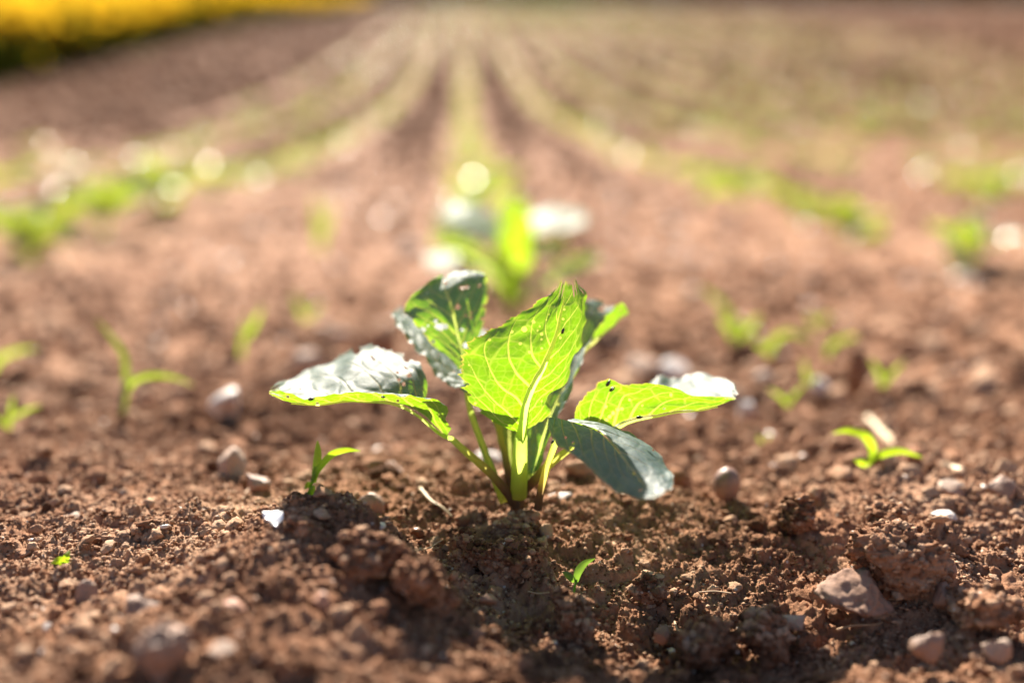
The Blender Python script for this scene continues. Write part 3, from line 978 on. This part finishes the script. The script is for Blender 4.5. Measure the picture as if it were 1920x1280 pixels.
def sprout(name, base_px, blades, label, cat, mat=M_BLADE, dd_=0.0, stalk=None, group=None, d=None):
    """base_px: pixel where it leaves the ground; blades: [(pixel path with depth offsets, width px)]."""
    q, d0 = hit(*base_px)
    if d: 
        d0 = d; q = P(base_px[0], base_px[1], d)
    elif d0 < .5:
        q, d0 = hit_real(*base_px); d0 -= (.014 if base_px[0] == 1632 else .004); q = P(base_px[0], base_px[1], d0)
    root = bpy.data.objects.new(name, None)
    COL.objects.link(root); root.location = q; root.empty_display_size = .01
    mpp = d0 / FPX
    if d0 > .45:
        mpp *= .5
        if mat is M_BLADE: mat = M_BLADE_SOFT
    elif d0 > .36: mpp *= .82
    for path, w in blades:
        pts = [P(a, b, d0 + c) for a, b, c in path]
        link('blade' if 'grass' in name else 'leaf', blade_mesh(pts, w * mpp, mat, base=q, fold=random.uniform(.15, .5)), root)
    if stalk:
        pts = spline(np.array([P(a, b, d0) for a, b in stalk[0]]), np.linspace(0, 1, 12))
        link('stalk', tube_mesh('stalk', pts - q, stalk[1] * mpp, mat, 8), root)
    tag(root, label, cat, group)
    return root

G1 = 'grass seedlings in the soil'
sprout('grass_seedling', (577, 932), [([(588, 905, 0), (594, 870, .0), (596, 845, .001), (595, 825, .002)], 15),
                                      ([(587, 900, 0), (598, 878, -.001), (622, 852, -.003), (650, 843, -.004), (676, 845, -.005)], 13),
                                      ([(577, 932, 0), (584, 920, -.001), (590, 909, -.001)], 12), ([(583, 915, 0), (578, 908, -.001), (571, 917, -.003)], 11)],
       'sharp two-bladed grass seedling on the little ridge left of the cabbage', 'grass', stalk=([(576, 935), (582, 915), (587, 895), (592, 875)], 3.2), group=G1, d=.3015)
sprout('grass_seedling', (228, 780), [([(230, 775, 0), (236, 720, 0), (232, 665, .005), (205, 625, .01), (178, 596, .015)], 26),
                                      ([(236, 735, 0), (255, 712, -.005), (290, 703, -.01), (330, 708, -.012), (365, 722, -.014)], 22)],
       'blurred grass seedling at left with one upright and one bowed blade', 'grass', stalk=([(228, 785), (233, 735), (236, 710)], 8), group=G1)
sprout('grass_seedling', (-15, 700), [([(-15, 700, 0), (0, 672, 0), (35, 657, -.01), (72, 652, -.015)], 26)],
       'blurred grass blade leaning in at the left edge', 'grass', group=G1)
sprout('grass_seedling', (18, 805), [([(18, 805, 0), (20, 770, 0), (25, 740, 0)], 16), ([(20, 785, 0), (50, 768, -.005), (78, 760, -.01)], 16), ([(16, 800, 0), (5, 790, 0), (-15, 775, 0)], 22)],
       'blurred pale sprout low at the left edge', 'grass', group=G1)
sprout('grass_seedling', (452, 668), [([(452, 668, 0), (455, 630, 0), (462, 590, .005)], 18), ([(455, 640, 0), (475, 610, -.005), (492, 575, -.01)], 22)],
       'blurred pale green sprout between the left seedling and the cabbage', 'grass', group=G1)
sprout('grass_seedling', (575, 600), [([(575, 600, 0), (562, 575, 0), (550, 548, .005)], 24), ([(577, 598, 0), (590, 580, 0), (604, 570, -.004)], 14)],
       'blurred green sprout beside a bright white bead of light', 'grass', group=G1)
sprout('grass_seedling', (602, 470), [([(602, 470, 0), (598, 420, 0), (590, 360, .01)], 30), ([(602, 460, 0), (615, 410, 0), (620, 370, .01)], 20)],
       'faint blurred upright weed behind the left leaf', 'grass', group=G1)
sprout('grass_seedling', (1376, 640), [([(1376, 640, 0), (1378, 608, 0), (1352, 568, .01), (1312, 536, .02)], 34), ([(1378, 635, 0), (1400, 615, -.005), (1425, 590, -.01)], 38),
                                       ([(1374, 632, 0), (1362, 610, -.01), (1348, 588, -.01)], 24)],
       'blurred sprout right of the cabbage with a long leaning blade', 'grass', stalk=([(1376, 648), (1378, 615)], 7), group=G1)
sprout('grass_seedling', (1440, 668), [([(1440, 668, 0), (1450, 640, 0), (1480, 622, -.01), (1525, 640, -.02)], 30), ([(1440, 660, 0), (1425, 645, 0), (1412, 640, 0)], 20)],
       'blurred arching blade next to the leaning sprout at right', 'grass', group=G1)
sprout('grass_seedling', (1550, 668), [([(1550, 668, 0), (1560, 645, 0), (1590, 632, -.01), (1608, 632, -.01)], 26)],
       'blurred short blade beside the dark tall clod', 'grass', group=G1)
sprout('grass_seedling', (1530, 612), [([(1530, 612, 0), (1545, 595, 0), (1562, 588, -.01)], 18), ([(1530, 612, 0), (1522, 600, 0), (1515, 590, 0)], 16)],
       'tiny blurred sprout behind the arching blade at right', 'grass', group=G1)
sprout('grass_seedling', (1655, 725), [([(1655, 725, 0), (1648, 700, 0), (1632, 672, 0)], 20), ([(1656, 724, 0), (1672, 700, 0), (1696, 676, -.005)], 20)],
       'blurred V-shaped green sprout right of the dark clod', 'grass', group=G1)
sprout('grass_seedling', (1478, 762), [([(1478, 762, 0), (1466, 745, 0), (1440, 728, 0)], 18), ([(1478, 760, 0), (1490, 738, 0), (1508, 722, -.005)], 16)],
       'blurred small sprout beyond the tip of the right leaf', 'grass', group=G1)
sprout('grass_seedling', (1512, 720), [([(1512, 720, 0), (1510, 695, 0), (1505, 672, 0)], 16), ([(1514, 718, 0), (1525, 708, 0), (1540, 706, 0)], 14)],
       'small blurred upright weed between two pale stones at right', 'grass', group=G1)
sprout('grass_seedling', (1632, 868), [([(1632, 866, 0), (1636, 840, 0), (1620, 815, 0), (1590, 806, .004), (1560, 812, .006)], 20),
                                       ([(1634, 862, 0), (1655, 850, -.003), (1690, 845, -.006), (1730, 857, -.008)], 17), ([(1636, 862, 0), (1620, 868, -.003), (1602, 862, -.005)], 16)],
       'grass seedling at right with two arching blades', 'grass', group=G1)
sprout('grass_seedling', (1432, 835), [([(1432, 835, 0), (1425, 824, 0), (1420, 815, 0)], 10), ([(1432, 834, 0), (1440, 822, 0), (1446, 812, 0)], 10)],
       'tiny blurred green tuft left of the arching seedling', 'grass', group=G1)
sprout('weed_sprout', (118, 1058), [([(118, 1058, 0), (112, 1050, 0), (95, 1056, -.004)], 15), ([(120, 1057, 0), (125, 1042, 0), (131, 1030, .002)], 12), ([(119, 1058, 0), (122, 1052, -.002), (130, 1052, -.003)], 10)],
       'tiny curled green sprout in the dirt at lower left', 'weed', group='tiny weeds')
sprout('weed_sprout', (1078, 1105), [([(1080, 1090, 0), (1084, 1072, 0), (1096, 1056, .001), (1116, 1046, .002)], 15), ([(1078, 1090, 0), (1068, 1080, -.001), (1055, 1071, -.002)], 13)],
       'dark green two-leaved sprout in front of the cabbage', 'weed', M_WEED, stalk=([(1076, 1112), (1078, 1098), (1081, 1086)], 2.2), group='tiny weeds')
sprout('weed_sprout', (1082, 1175), [([(1082, 1175, 0), (1086, 1166, 0), (1088, 1160, 0)], 8), ([(1082, 1172, 0), (1078, 1168, 0), (1076, 1165, 0)], 7)],
       'speck of yellow green weed in the shaded hollow', 'weed', group='tiny weeds')

# ------------------------------------------------------------------ stones and clods
M_ST_BROWN = mat_stone('brown_stone', (.20, .12, .085), (.33, .22, .16))
M_ST_GREY = mat_stone('grey_stone', (.20, .11, .075), (.34, .215, .155), .85)
M_ST_PALE = mat_stone('pale_stone', (.34, .245, .18), (.52, .41, .33), .75)
M_ST_WHITE = mat_stone('white_stone', (.52, .47, .43), (.74, .70, .66), .5)
M_ST_RED = mat_stone('reddish_stone', (.34, .16, .10), (.48, .26, .17))
M_ST_ROUND = mat_stone('smooth_brown_stone', (.16, .09, .075), (.24, .15, .12), .4)

CLOD_PTS = []
def stone(name, px, py, w, h, mat, label, cat, seed, depth=1.0, rough=.22, fine=.06, cuts=7, sub=4, rot=0.0, group=None, d=None, tilt=0.0):
    """A stone seen at (px, py), w x h pixels large, resting in the ground."""
    q, d0 = hit(px, py + h * .42)
    if d:
        d0 = d; q = P(px, py + h * .42, d)
    mpp = d0 / FPX
    v, f = lump(sub, seed, rough, fine, cuts)
    v = v / np.abs(v).max(0)
    v = v * np.array([w * .5 * mpp, w * .5 * mpp * depth, h * .62 * mpp])
    me = make_mesh(name, v, f, mat)
    o = link(name, me)
    c = q + np.array([0, .25 * w * mpp * depth, .24 * h * mpp])
    o.location = c
    o.rotation_euler = (tilt, rot, random.uniform(-.3, .3))
    tag(o, label, cat, group)
    if cat == 'clod':
        # loose crumbs lie on the clod
        rz = o.rotation_euler.to_matrix()
        pick = np.random.default_rng(seed).choice(len(v), min(len(v), int(40 + w * h * .022)), replace=False)
        CLOD_PTS.append(v[pick] @ np.array(rz).T + c)
    return o

S = 'stones in the soil'
stone('stone', 300, 1220, 125, 110, M_ST_BROWN, 'biggest blurred brown stone with a dark front at lower left', 'stone', 1, cuts=4, rough=.3, fine=.14, sub=5, group=S)
stone('stone', 165, 1122, 56, 86, M_ST_BROWN, 'upright flat-topped stone at lower left', 'stone', 2, rough=.08, cuts=5, group=S)
stone('stone', 262, 1150, 76, 66, M_ST_BROWN, 'rounded brown stone just behind the biggest lower left stone', 'stone', 3, group=S)
stone('stone', 425, 868, 66, 54, M_ST_PALE, 'pale egg-shaped stone lying left of the sharp grass seedling', 'stone', 4, rough=.1, group=S, rot=-.4)
stone('stone', 425, 756, 66, 48, M_ST_WHITE, 'blurred whitish slanting stone below the long left leaf', 'stone', 5, rough=.1, group=S, rot=-.5)
stone('stone', 1365, 902, 52, 56, M_ST_ROUND, 'smooth dark round pebble right of the drooping leaf', 'stone', 6, rough=.05, fine=.015, cuts=0, group=S)
stone('stone', 693, 946, 54, 42, M_ST_BROWN, 'rounded tan stone behind the grassy ridge', 'stone', 7, rough=.1, group=S)
stone('stone', 668, 982, 40, 26, M_ST_GREY, 'small grey stone on top of the shaded clod', 'stone', 8, rough=.2, group=S, d=.306)
stone('stone', 1612, 1120, 140, 84, M_ST_GREY, 'large angular reddish grey stone lying before the big clod', 'stone', 9, rough=.2, fine=.08, cuts=10, sub=5, group=S, rot=-.22)
stone('stone', 1774, 971, 48, 20, M_ST_WHITE, 'clean white flat stone behind the big clod', 'stone', 10, rough=.1, group=S)
stone('stone', 1492, 1163, 54, 26, M_ST_PALE, 'pale crusted stone left of the angular stone', 'stone', 11, rough=.15, group=S)
stone('stone', 1052, 934, 50, 22, M_ST_WHITE, 'flat white stone behind the thin right stalk', 'stone', 12, rough=.1, group=S)
stone('stone', 918, 856, 60, 30, M_ST_WHITE, 'blurred white stone behind the left stalks', 'stone', 13, rough=.1, group=S)
stone('stone', 1272, 692, 66, 34, M_ST_WHITE, 'blurred white stone above the right leaf', 'stone', 14, rough=.1, group=S)
stone('stone', 1216, 684, 90, 26, M_ST_PALE, 'blurred flat tan slab beside the white stone above the right leaf', 'stone', 15, rough=.1, group=S)
stone('stone', 1400, 766, 44, 30, M_ST_WHITE, 'blurred white stone just past the right leaf tip', 'stone', 16, rough=.1, group=S)
stone('stone', 1440, 708, 50, 26, M_ST_PALE, 'blurred cream stone behind the right leaf tip', 'stone', 17, rough=.1, group=S)
stone('stone', 1545, 722, 40, 26, M_ST_WHITE, 'blurred white pebble left of the dark tall clod', 'stone', 18, rough=.1, group=S)
stone('stone', 570, 672, 54, 30, M_ST_PALE, 'blurred pale stone above the long left leaf', 'stone', 19, rough=.1, group=S)
stone('stone', 640, 630, 44, 28, M_ST_PALE, 'blurred pale lump left of the tall leaf', 'stone', 20, rough=.1, group=S)
stone('stone', 770, 470, 60, 40, M_ST_PALE, 'blurred glinting stone left of the second cabbage', 'stone', 21, rough=.1, group=S)
stone('stone', 432, 1142, 54, 28, M_ST_RED, 'flat orange-red stone in the blurred left foreground', 'stone', 22, rough=.1, group=S)
stone('stone', 604, 1127, 40, 30, M_ST_RED, 'small rounded pinkish stone at the foot of the shaded clod', 'stone', 23, rough=.1, group=S)
stone('stone', 414, 1222, 50, 26, M_ST_PALE, 'small pale flat stone at the bottom left of centre', 'stone', 24, rough=.1, group=S)
stone('stone', 85, 1184, 44, 36, M_ST_WHITE, 'whitish crusty stone near the lower left corner', 'stone', 25, rough=.2, group=S)
stone('stone', 52, 1180, 34, 36, M_ST_RED, 'pinkish stone touching the whitish one near the lower left corner', 'stone', 26, rough=.2, group=S)
stone('stone', 80, 1128, 46, 30, M_ST_PALE, 'pale stone behind the pinkish pair at lower left', 'stone', 27, rough=.15, group=S)
stone('stone', 120, 972, 50, 28, M_ST_PALE, 'pale stone poking from soil at far left', 'stone', 28, rough=.1, group=S)
stone('stone', 478, 905, 56, 40, M_ST_BROWN, 'brown flat stone below the pale egg-shaped one', 'stone', 29, rough=.15, group=S)
stone('stone', 735, 885, 50, 28, M_ST_BROWN, 'dark wedge-shaped stone under the left stalk', 'stone', 30, rough=.3, group=S)
stone('stone', 914, 1122, 40, 26, M_ST_GREY, 'little grey stone in the dark soil below the cabbage', 'stone', 31, rough=.15, group=S)
stone('stone', 1780, 1065, 38, 34, M_ST_RED, 'small blocky stone leaning on the right of the big clod', 'stone', 32, rough=.12, cuts=6, group=S)
stone('stone', 1772, 1112, 46, 44, M_ST_GREY, 'pinkish rough stone right of the angular stone', 'stone', 33, rough=.2, cuts=5, group=S)
stone('stone', 1790, 915, 54, 26, M_ST_PALE, 'blurred tan stone near the right edge', 'stone', 34, rough=.1, group=S)
stone('stone', 1880, 912, 70, 46, M_ST_BROWN, 'blurred brown stone at the right edge', 'stone', 35, rough=.15, group=S)
stone('stone', 596, 571, 18, 16, M_ST_WHITE, 'white bead added for a glint of sun beside a green sprout', 'stone', 36, rough=.05, fine=.01, cuts=0, group=S)  # white bead put in for a blurred sun glint
stone('stone', 1745, 1210, 70, 60, M_ST_BROWN, 'blurred brown stone in the lower right foreground', 'stone', 37, rough=.2, group=S)
stone('stone', 1880, 1215, 60, 40, M_ST_PALE, 'blurred pale stone at the lower right corner', 'stone', 38, rough=.2, group=S)
stone('stone', 1240, 1186, 36, 30, M_ST_GREY, 'small dull stone in the shadow of the plant', 'stone', 39, rough=.15, group=S)

# white shell-like flake
q, d0 = hit(512, 990)
d0 = d0 - .005
fl = spline(np.array([P(493, 976, d0 + .002), P(505, 972, d0 + .004), P(522, 969, d0 + .004), P(531, 974, d0 + .003)]), np.linspace(0, 1, 20))
fl2 = spline(np.array([P(494, 982, d0 - .001), P(506, 988, d0 - .003), P(518, 998, d0 - .004), P(532, 984, d0 - .002)]), np.linspace(0, 1, 20))
tt = np.linspace(0, 1, 12)[None, :, None]
top = fl[:, None] * (1 - tt) + fl2[:, None] * tt
top[..., 2] += np.sin(tt[..., 0] * math.pi) * .0012 + .0022
bot = top.copy(); bot[..., 2] -= .0007
nA = 20 * 12
ff = grid_faces(20, 12)
ring = np.concatenate([np.arange(12), 12 * np.arange(1, 20) + 11, 19 * 12 + np.arange(10, -1, -1), 12 * np.arange(18, 0, -1)])
rf = np.stack([ring, np.roll(ring, -1), np.roll(ring, -1) + nA, ring + nA], -1)
vv = np.concatenate([top.reshape(-1, 3), bot.reshape(-1, 3)]); c0 = vv.mean(0)
M_SHELL = mat_plain('shell', (.78, .76, .76), (.86, .85, .84), .35, 300, .5)
o = link('shell_fragment', make_mesh('shell_fragment', vv - c0, np.concatenate([ff, ff[:, ::-1] + nA, rf]), M_SHELL), loc=c0)
tag(o, 'small white shell flake on the soil below the left leaf', 'shell')

C = 'earth clods'
stone('earth_clod', 1690, 1045, 205, 130, M_SOIL, 'big crumbly clod with a dark front at right', 'clod', 41, depth=.8, rough=.25, fine=.13, cuts=3, sub=6, group=C)
stone('earth_clod', 1492, 958, 78, 66, M_SOIL, 'rounded clod with a bright rim above the angular stone', 'clod', 42, rough=.18, fine=.10, sub=5, group=C)
stone('earth_clod', 1605, 690, 62, 90, M_SOIL, 'dark tall blurred clod behind the right side', 'clod', 43, rough=.3, fine=.10, sub=4, group=C)
stone('earth_clod', 968, 985, 92, 62, M_SOIL, 'dark clod gripping the foot of the cabbage stem', 'clod', 44, rough=.35, fine=.18, sub=6, group=C)
stone('earth_clod', 960, 1050, 130, 92, M_SOIL, 'broad shaded clod just below the cabbage stem', 'clod', 45, rough=.3, fine=.16, sub=6, group=C)
stone('earth_clod', 640, 960, 90, 36, M_SOIL, 'crumbly clod forming the crest of the ridge under the seedling', 'clod', 46, rough=.3, fine=.16, sub=6, group=C, d=.318)
stone('earth_clod', 566, 995, 50, 40, M_SOIL, 'rough lump right of the white flake', 'clod', 47, rough=.3, fine=.16, sub=5, group=C)
stone('earth_clod', 690, 1030, 150, 70, M_SOIL, 'wide shaded clod under the small grey stone', 'clod', 48, rough=.3, fine=.10, sub=6, group=C, cuts=5)
stone('earth_clod', 790, 1095, 110, 90, M_SOIL, 'smooth-faced dark clod left of the hollow', 'clod', 49, rough=.25, fine=.08, sub=6, group=C, cuts=6)
stone('earth_clod', 880, 1030, 80, 60, M_SOIL, 'dark crumbly lump left of the stem foot', 'clod', 50, rough=.3, fine=.18, sub=5, group=C)
stone('earth_clod', 1215, 1100, 70, 60, M_SOIL, 'half-lit clod standing in the hollow', 'clod', 51, rough=.35, fine=.2, sub=5, group=C)
stone('earth_clod', 1070, 1150, 110, 100, M_SOIL, 'dark clod below the two-leaved sprout', 'clod', 52, rough=.3, fine=.14, sub=6, group=C)
stone('earth_clod', 1330, 1200, 120, 80, M_SOIL, 'dark lumpy clod in the shadow at bottom right of centre', 'clod', 53, rough=.35, fine=.16, sub=5, group=C)
stone('earth_clod', 1440, 1190, 130, 76, M_SOIL, 'dark clod at the right end of the plant shadow', 'clod', 54, rough=.35, fine=.16, sub=5, group=C)
stone('earth_clod', 1670, 970, 80, 54, M_SOIL, 'blurred lump right behind the big clod', 'clod', 55, rough=.3, fine=.12, sub=5, group=C)
stone('earth_clod', 1850, 1140, 140, 76, M_SOIL, 'low clod at the right edge beside the pinkish stone', 'clod', 56, rough=.3, fine=.12, sub=5, group=C)
stone('earth_clod', 210, 1095, 60, 60, M_SOIL, 'dark lump behind the upright flat-topped stone', 'clod', 57, rough=.35, fine=.14, sub=5, group=C)
stone('earth_clod', 690, 640, 110, 60, M_SOIL, 'blurred dark clod between the left leaf and the tall leaf', 'clod', 58, rough=.3, fine=.12, sub=5, group=C)

# ------------------------------------------------------------------ crumbs and grit on the ground and the clods
def off_rows(x, y, gap):
    r_ = (x - row_x(0, y)) / ROW
    return (np.abs(r_ - np.round(r_)) * ROW > gap) | (r_ < -3.4) | (r_ > 14.5)
CL = np.concatenate(CLOD_PTS)
x, y = field_pts(4200, .17, .55, 1.0, .72, 31)
s = .0008 + .0022 * rng.random(4200) ** 3
x2, y2 = field_pts(120000, .19, .56, 1.0, .66, 32)
s2 = .00032 + .0008 * rng.random(120000) ** 2.5
cl = perlin2(x2 / .03, y2 / .03, 5) > -.3
x2, y2, s2 = x2[cl], y2[cl], s2[cl]
pts = np.concatenate([np.stack([x, y, soil_z(x, y)], -1), CL])
s = np.concatenate([s, .0005 + .0013 * rng.random(len(CL)) ** 2])
scatter('soil_crumb_litter', pts, s, 3, 3, M_CRUMB,
        'loose crumbs of brown earth lying over the tilled ground near the plant', 'soil crumbs', rough=.3, fine=.2)
scatter('soil_grit', np.stack([x2, y2, soil_z(x2, y2)], -1), s2, 1, 4, M_CRUMB,
        'fine brown grit of earth sprinkled over the ground', 'soil grit', rough=.5, fine=.25)
x3, y3 = field_pts(26000, .55, 11.0, 1.9, .8, 33)
s3 = (.0015 + .007 * rng.random(26000) ** 3) * np.clip(y3 / 1.4, 1, 5)
ok3 = off_rows(x3, y3, .10) | (y3 < 1.2)
x3, y3, s3 = x3[ok3], y3[ok3], s3[ok3]
scatter('earth_lump_litter', np.stack([x3, y3, soil_z(x3, y3)], -1), s3, 2, 5, M_CRUMB,
        'small lumps of earth strewn over the field behind the plant', 'soil lumps', rough=.35, fine=.2)
x6, y6 = field_pts(5200, .36, 1.15, 1.1, .75, 37)
s6 = .0012 + .0040 * rng.random(5200) ** 3
scatter('earth_crumb_litter', np.stack([x6, y6, soil_z(x6, y6)], -1), s6, 2, 8, M_CRUMB,
        'rough crumbs of earth strewn just behind the plant', 'soil crumbs', rough=.4, fine=.25)
x5, y5 = field_pts(42000, 5, 75, 1.35, .62, 36)
s5 = (.03 + .08 * rng.random(42000) ** 2) * np.clip(y5 / 12, .4, 1)
ok_ = off_rows(x5, y5, .15)
x5, y5, s5 = x5[ok_], y5[ok_], s5[ok_]
scatter('far_clod_litter', np.stack([x5, y5, soil_z(x5, y5)], -1), s5, 1, 7, M_CRUMB,
        'clods of earth strewn over the far slope of the field', 'far clods', rough=.35, fine=.2)
# pale shiny stone chips added to make glints of sun on the soil
M_CHIP = mat_plain('glint_stone_chip', (.42, .31, .24), (.78, .68, .60), .3, 60, .6)
x4, y4 = field_pts(1300, .22, 3.6, .9, .65, 34)
s4 = (.0007 + .0032 * rng.random(1300) ** 3) * np.clip(y4 / .45, .55, 2.6)
scatter('glint_chip_litter', np.stack([x4, y4, soil_z(x4, y4)], -1), s4, 2, 6, M_CHIP,
        'pale stone chips added as sun glints across the brown soil', 'stone chips', squash=(.35, .7), rough=.2, fine=.05)

# ------------------------------------------------------------------ straw and root fibres
def fibre(name, pts, w, mat, label, cat, lift=.0, group=None, w2=None):
    qs = []
    for px, py in pts:
        q, d0 = hit_real(px, py)
        qs.append(P(px, py, d0 - .0022))
    qs = np.array(qs)
    dm = proj(qs)[2]
    for _ in range(2):
        dm[1:-1] = np.minimum(dm[1:-1], (dm[:-2] + dm[2:]) / 2 + .002)
    qs = np.array([P(a_[0], a_[1], b_) for a_, b_ in zip(pts, dm)])
    mpp = np.mean(np.linalg.norm(qs - CAM, axis=1)) / FPX
    path = spline(qs, np.linspace(0, 1, 30))
    c = path[0].copy()
    rad = np.linspace(w, w2 if w2 else w, 30) * .5 * mpp
    o = link(name, tube_mesh(name, path - c, rad, mat, 8), loc=c)
    tag(o, label, cat, group)
    return o
ST = 'straw bits on the soil'
fibre('straw', [(1628, 785), (1655, 812), (1680, 835)], 15, M_STRAW, 'blurred pale straw behind the arching seedling at right', 'straw', group=ST)
fibre('straw', [(1765, 872), (1785, 878), (1806, 884)], 15, M_STRAW, 'short pale chip of straw at right of the arching seedling', 'straw', group=ST)
fibre('straw', [(788, 915), (808, 938), (828, 950), (848, 968)], 7, M_STRAW, 'curved orange straw left of the cabbage stem', 'straw', group=ST, w2=3)
fibre('straw', [(828, 1095), (838, 1110), (850, 1126)], 9, M_STRAW, 'short pale straw in the dark clods below centre', 'straw', group=ST)
fibre('straw', [(1545, 1090), (1556, 1098), (1568, 1108)], 8, M_STRAW, 'split straw at the left end of the angular stone', 'straw', group=ST)
RT = 'root fibres on the soil'
fibre('root_fibre', [(745, 1035), (775, 1032), (805, 1026), (832, 1010)], 4, M_ROOT, 'thin tan root curving up beside the shaded clod', 'root', group=RT, w2=2)
fibre('root_fibre', [(708, 1000), (722, 1020), (738, 1045), (748, 1062)], 3.2, M_ROOT, 'fine grey root hanging down the shaded clod', 'root', group=RT, w2=1.6)
fibre('root_fibre', [(1288, 1195), (1302, 1212), (1308, 1230), (1312, 1255)], 5, M_ROOT, 'pale root sprouting up from the bottom shadow', 'root', group=RT, w2=2.5)
fibre('root_fibre', [(1310, 1225), (1320, 1208), (1335, 1195)], 3.5, M_ROOT, 'short branch of root beside the pale root', 'root', group=RT, w2=2)
fibre('root_fibre', [(1570, 1180), (1600, 1172), (1640, 1170), (1655, 1166)], 5, M_ROOT, 'thin root lying in front of the angular stone', 'root', group=RT, w2=2.5)
fibre('root_fibre', [(1265, 1165), (1270, 1180), (1280, 1190)], 4, M_ROOT, 'short pale fibre above the bottom shadow', 'root', group=RT)
fibre('root_fibre', [(1310, 1110), (1340, 1108), (1372, 1112)], 3, M_ROOT, 'hair-thin root lying flat on the lit soil', 'root', group=RT)
fibre('root_fibre', [(455, 935), (462, 922), (474, 912)], 4, M_ROOT, 'curled reddish fibre left of the grassy ridge', 'root', group=RT)
fibre('root_fibre', [(424, 910), (428, 922), (430, 935)], 4, M_ROOT, 'dark stubby fibre standing left of the ridge', 'root', group=RT)
fibre('root_fibre', [(990, 1108), (1010, 1112), (1030, 1110)], 3, M_ROOT, 'thin fibre left of the two-leaved sprout', 'root', group=RT)

# ------------------------------------------------------------------ flea beetles
def beetle(px, py, d, length_px, ang, label):
    L = length_px * d / FPX
    v, f = ico(3)
    body = v * np.array([.5, .27, .26])
    body[:, 2] = np.where(body[:, 2] < 0, body[:, 2] * .4, body[:, 2])
    body[:, 2] -= .035 * np.exp(-(body[:, 1] / .03) ** 2) * (body[:, 2] > .05) * (body[:, 0] < .3)   # wing seam
    head = v * np.array([.13, .15, .12]) + np.array([.52, 0, .0])
    vs = [body, head]; fs = [f, f + len(v)]; k = 2 * len(v)
    for sx in (-.2, .08, .3):
        for sy in (-1, 1):
            a, b = np.array([sx, sy * .2, -.02]), np.array([sx * 1.4, sy * .42, -.1])
            tv, tf, _ = tube(np.array([a, (a + b) / 2 + np.array([0, 0, .05]), b]), .025, 5)
            tri = np.concatenate([tf[:, [0, 1, 2]], tf[:, [0, 2, 3]]])
            vs.append(tv); fs.append(tri + k); k += len(tv)
    V = np.concatenate(vs) * L
    o = link('beetle', make_mesh('beetle', V, np.concatenate(fs), M_BEETLE), loc=P(px, py, d))
    # back of the beetle towards the camera, lying on the leaf
    o.rotation_euler = (R(80), -ang, 0)
    tag(o, label, 'beetle', 'small dark beetles on the cabbage')
beetle(1055, 621, .3085, 11, R(70), 'small black beetle on the upright front leaf')
beetle(583, 748, .3045, 12, R(15), 'small black beetle on the edge of the left leaf')
beetle(1140, 719, .303, 13, R(60), 'upper of two dark beetles at the top of the right leaf')
beetle(1147, 730, .303, 12, R(40), 'lower of two dark beetles near the top of the right leaf')
beetle(1198, 782, .312, 11, R(5), 'black beetle clinging under the right leaf midrib')
beetle(1036, 828, .323, 9, R(50), 'tiny black beetle on the thin stalk of the drooping leaf')
beetle(718, 744, .309, 8, R(-10), 'tiny dark beetle under the middle of the left leaf')

# ------------------------------------------------------------------ flowering crop and hedge far off
def clumps(cent, size, k, seed, flat=1.0):
    """k random leaf-like quads round each centre."""
    q = np.random.default_rng(seed)
    n = len(cent)
    c = np.repeat(cent, k, 0) + q.normal(size=(n * k, 3)) * np.repeat(size, k)[:, None] * np.array([.5, .5, .5 * flat])
    a = q.normal(size=(n * k, 3)); a /= np.linalg.norm(a, axis=1, keepdims=True)
    b = np.cross(a, q.normal(size=(n * k, 3))); b /= np.linalg.norm(b, axis=1, keepdims=True)
    s = np.repeat(size, k)[:, None] * q.uniform(.18, .4, (n * k, 1))
    V = np.stack([c - a * s, c + b * s * .6, c + a * s, c - b * s * .6], 1).reshape(-1, 3)
    return V, np.arange(n * k * 4).reshape(-1, 4)

M_FLOWER = mat_blade('yellow_flowers', (.72, .45, .03), (.70, .43, .02), .95, 0.0)
M_STALKS = mat_blade('crop_stalks', (.03, .04, .01), (.05, .06, .006), .9, 0.0)
M_HEDGE = mat_blade('hedge_leaves', (.03, .045, .02), (.05, .08, .01))
q_ = np.random.default_rng(91)
def crop_xy(n, depth_pow, dmax, y0=5, y1=100):
    y = y0 + (y1 - y0) * q_.random(n) ** 1.3
    x = -4.75 - .086 * y - dmax * q_.random(n) ** depth_pow
    return x, y
x, y = crop_xy(60000, 1.5, 34)
z = macro(x, y)
hgt = .48 + .34 * q_.random(len(x)) + .12 * perlin2(x / 2, y / 2, 4)
Vf, Ff = clumps(np.stack([x, y, z + hgt], -1), np.full(len(x), .26), 5, 92, .8)
o = link('flowering_crop', make_mesh('flowering_crop', Vf, Ff, M_FLOWER, False))
tag(o, 'dense yellow flower heads of the crop at the top left', 'flower field', kind='stuff')
x, y = crop_xy(14000, 2.2, 12)
z = macro(x, y) + q_.random(len(x)) * .52
Vf, Ff = clumps(np.stack([x, y, z], -1), np.full(len(x), .34), 6, 93, 1.2)
o = link('crop_stalks', make_mesh('crop_stalks', Vf, Ff, M_STALKS, False))
tag(o, 'dark green stalks and verge under the yellow flowers', 'crop stalks', kind='stuff')
x = q_.uniform(-70, 90, 5000); yy = 101 + 4 * q_.random(5000)
z = macro(x, yy) + 3.6 * q_.random(5000) * (1 + .25 * perlin2(x / 5, x * 0, 8))
Vf, Ff = clumps(np.stack([x, yy, z], -1), np.full(len(x), 1.2), 8, 94)
o = link('far_hedge', make_mesh('far_hedge', Vf, Ff, M_HEDGE, False))
tag(o, 'dark leafy hedge along the top end of the field', 'hedge', kind='stuff')
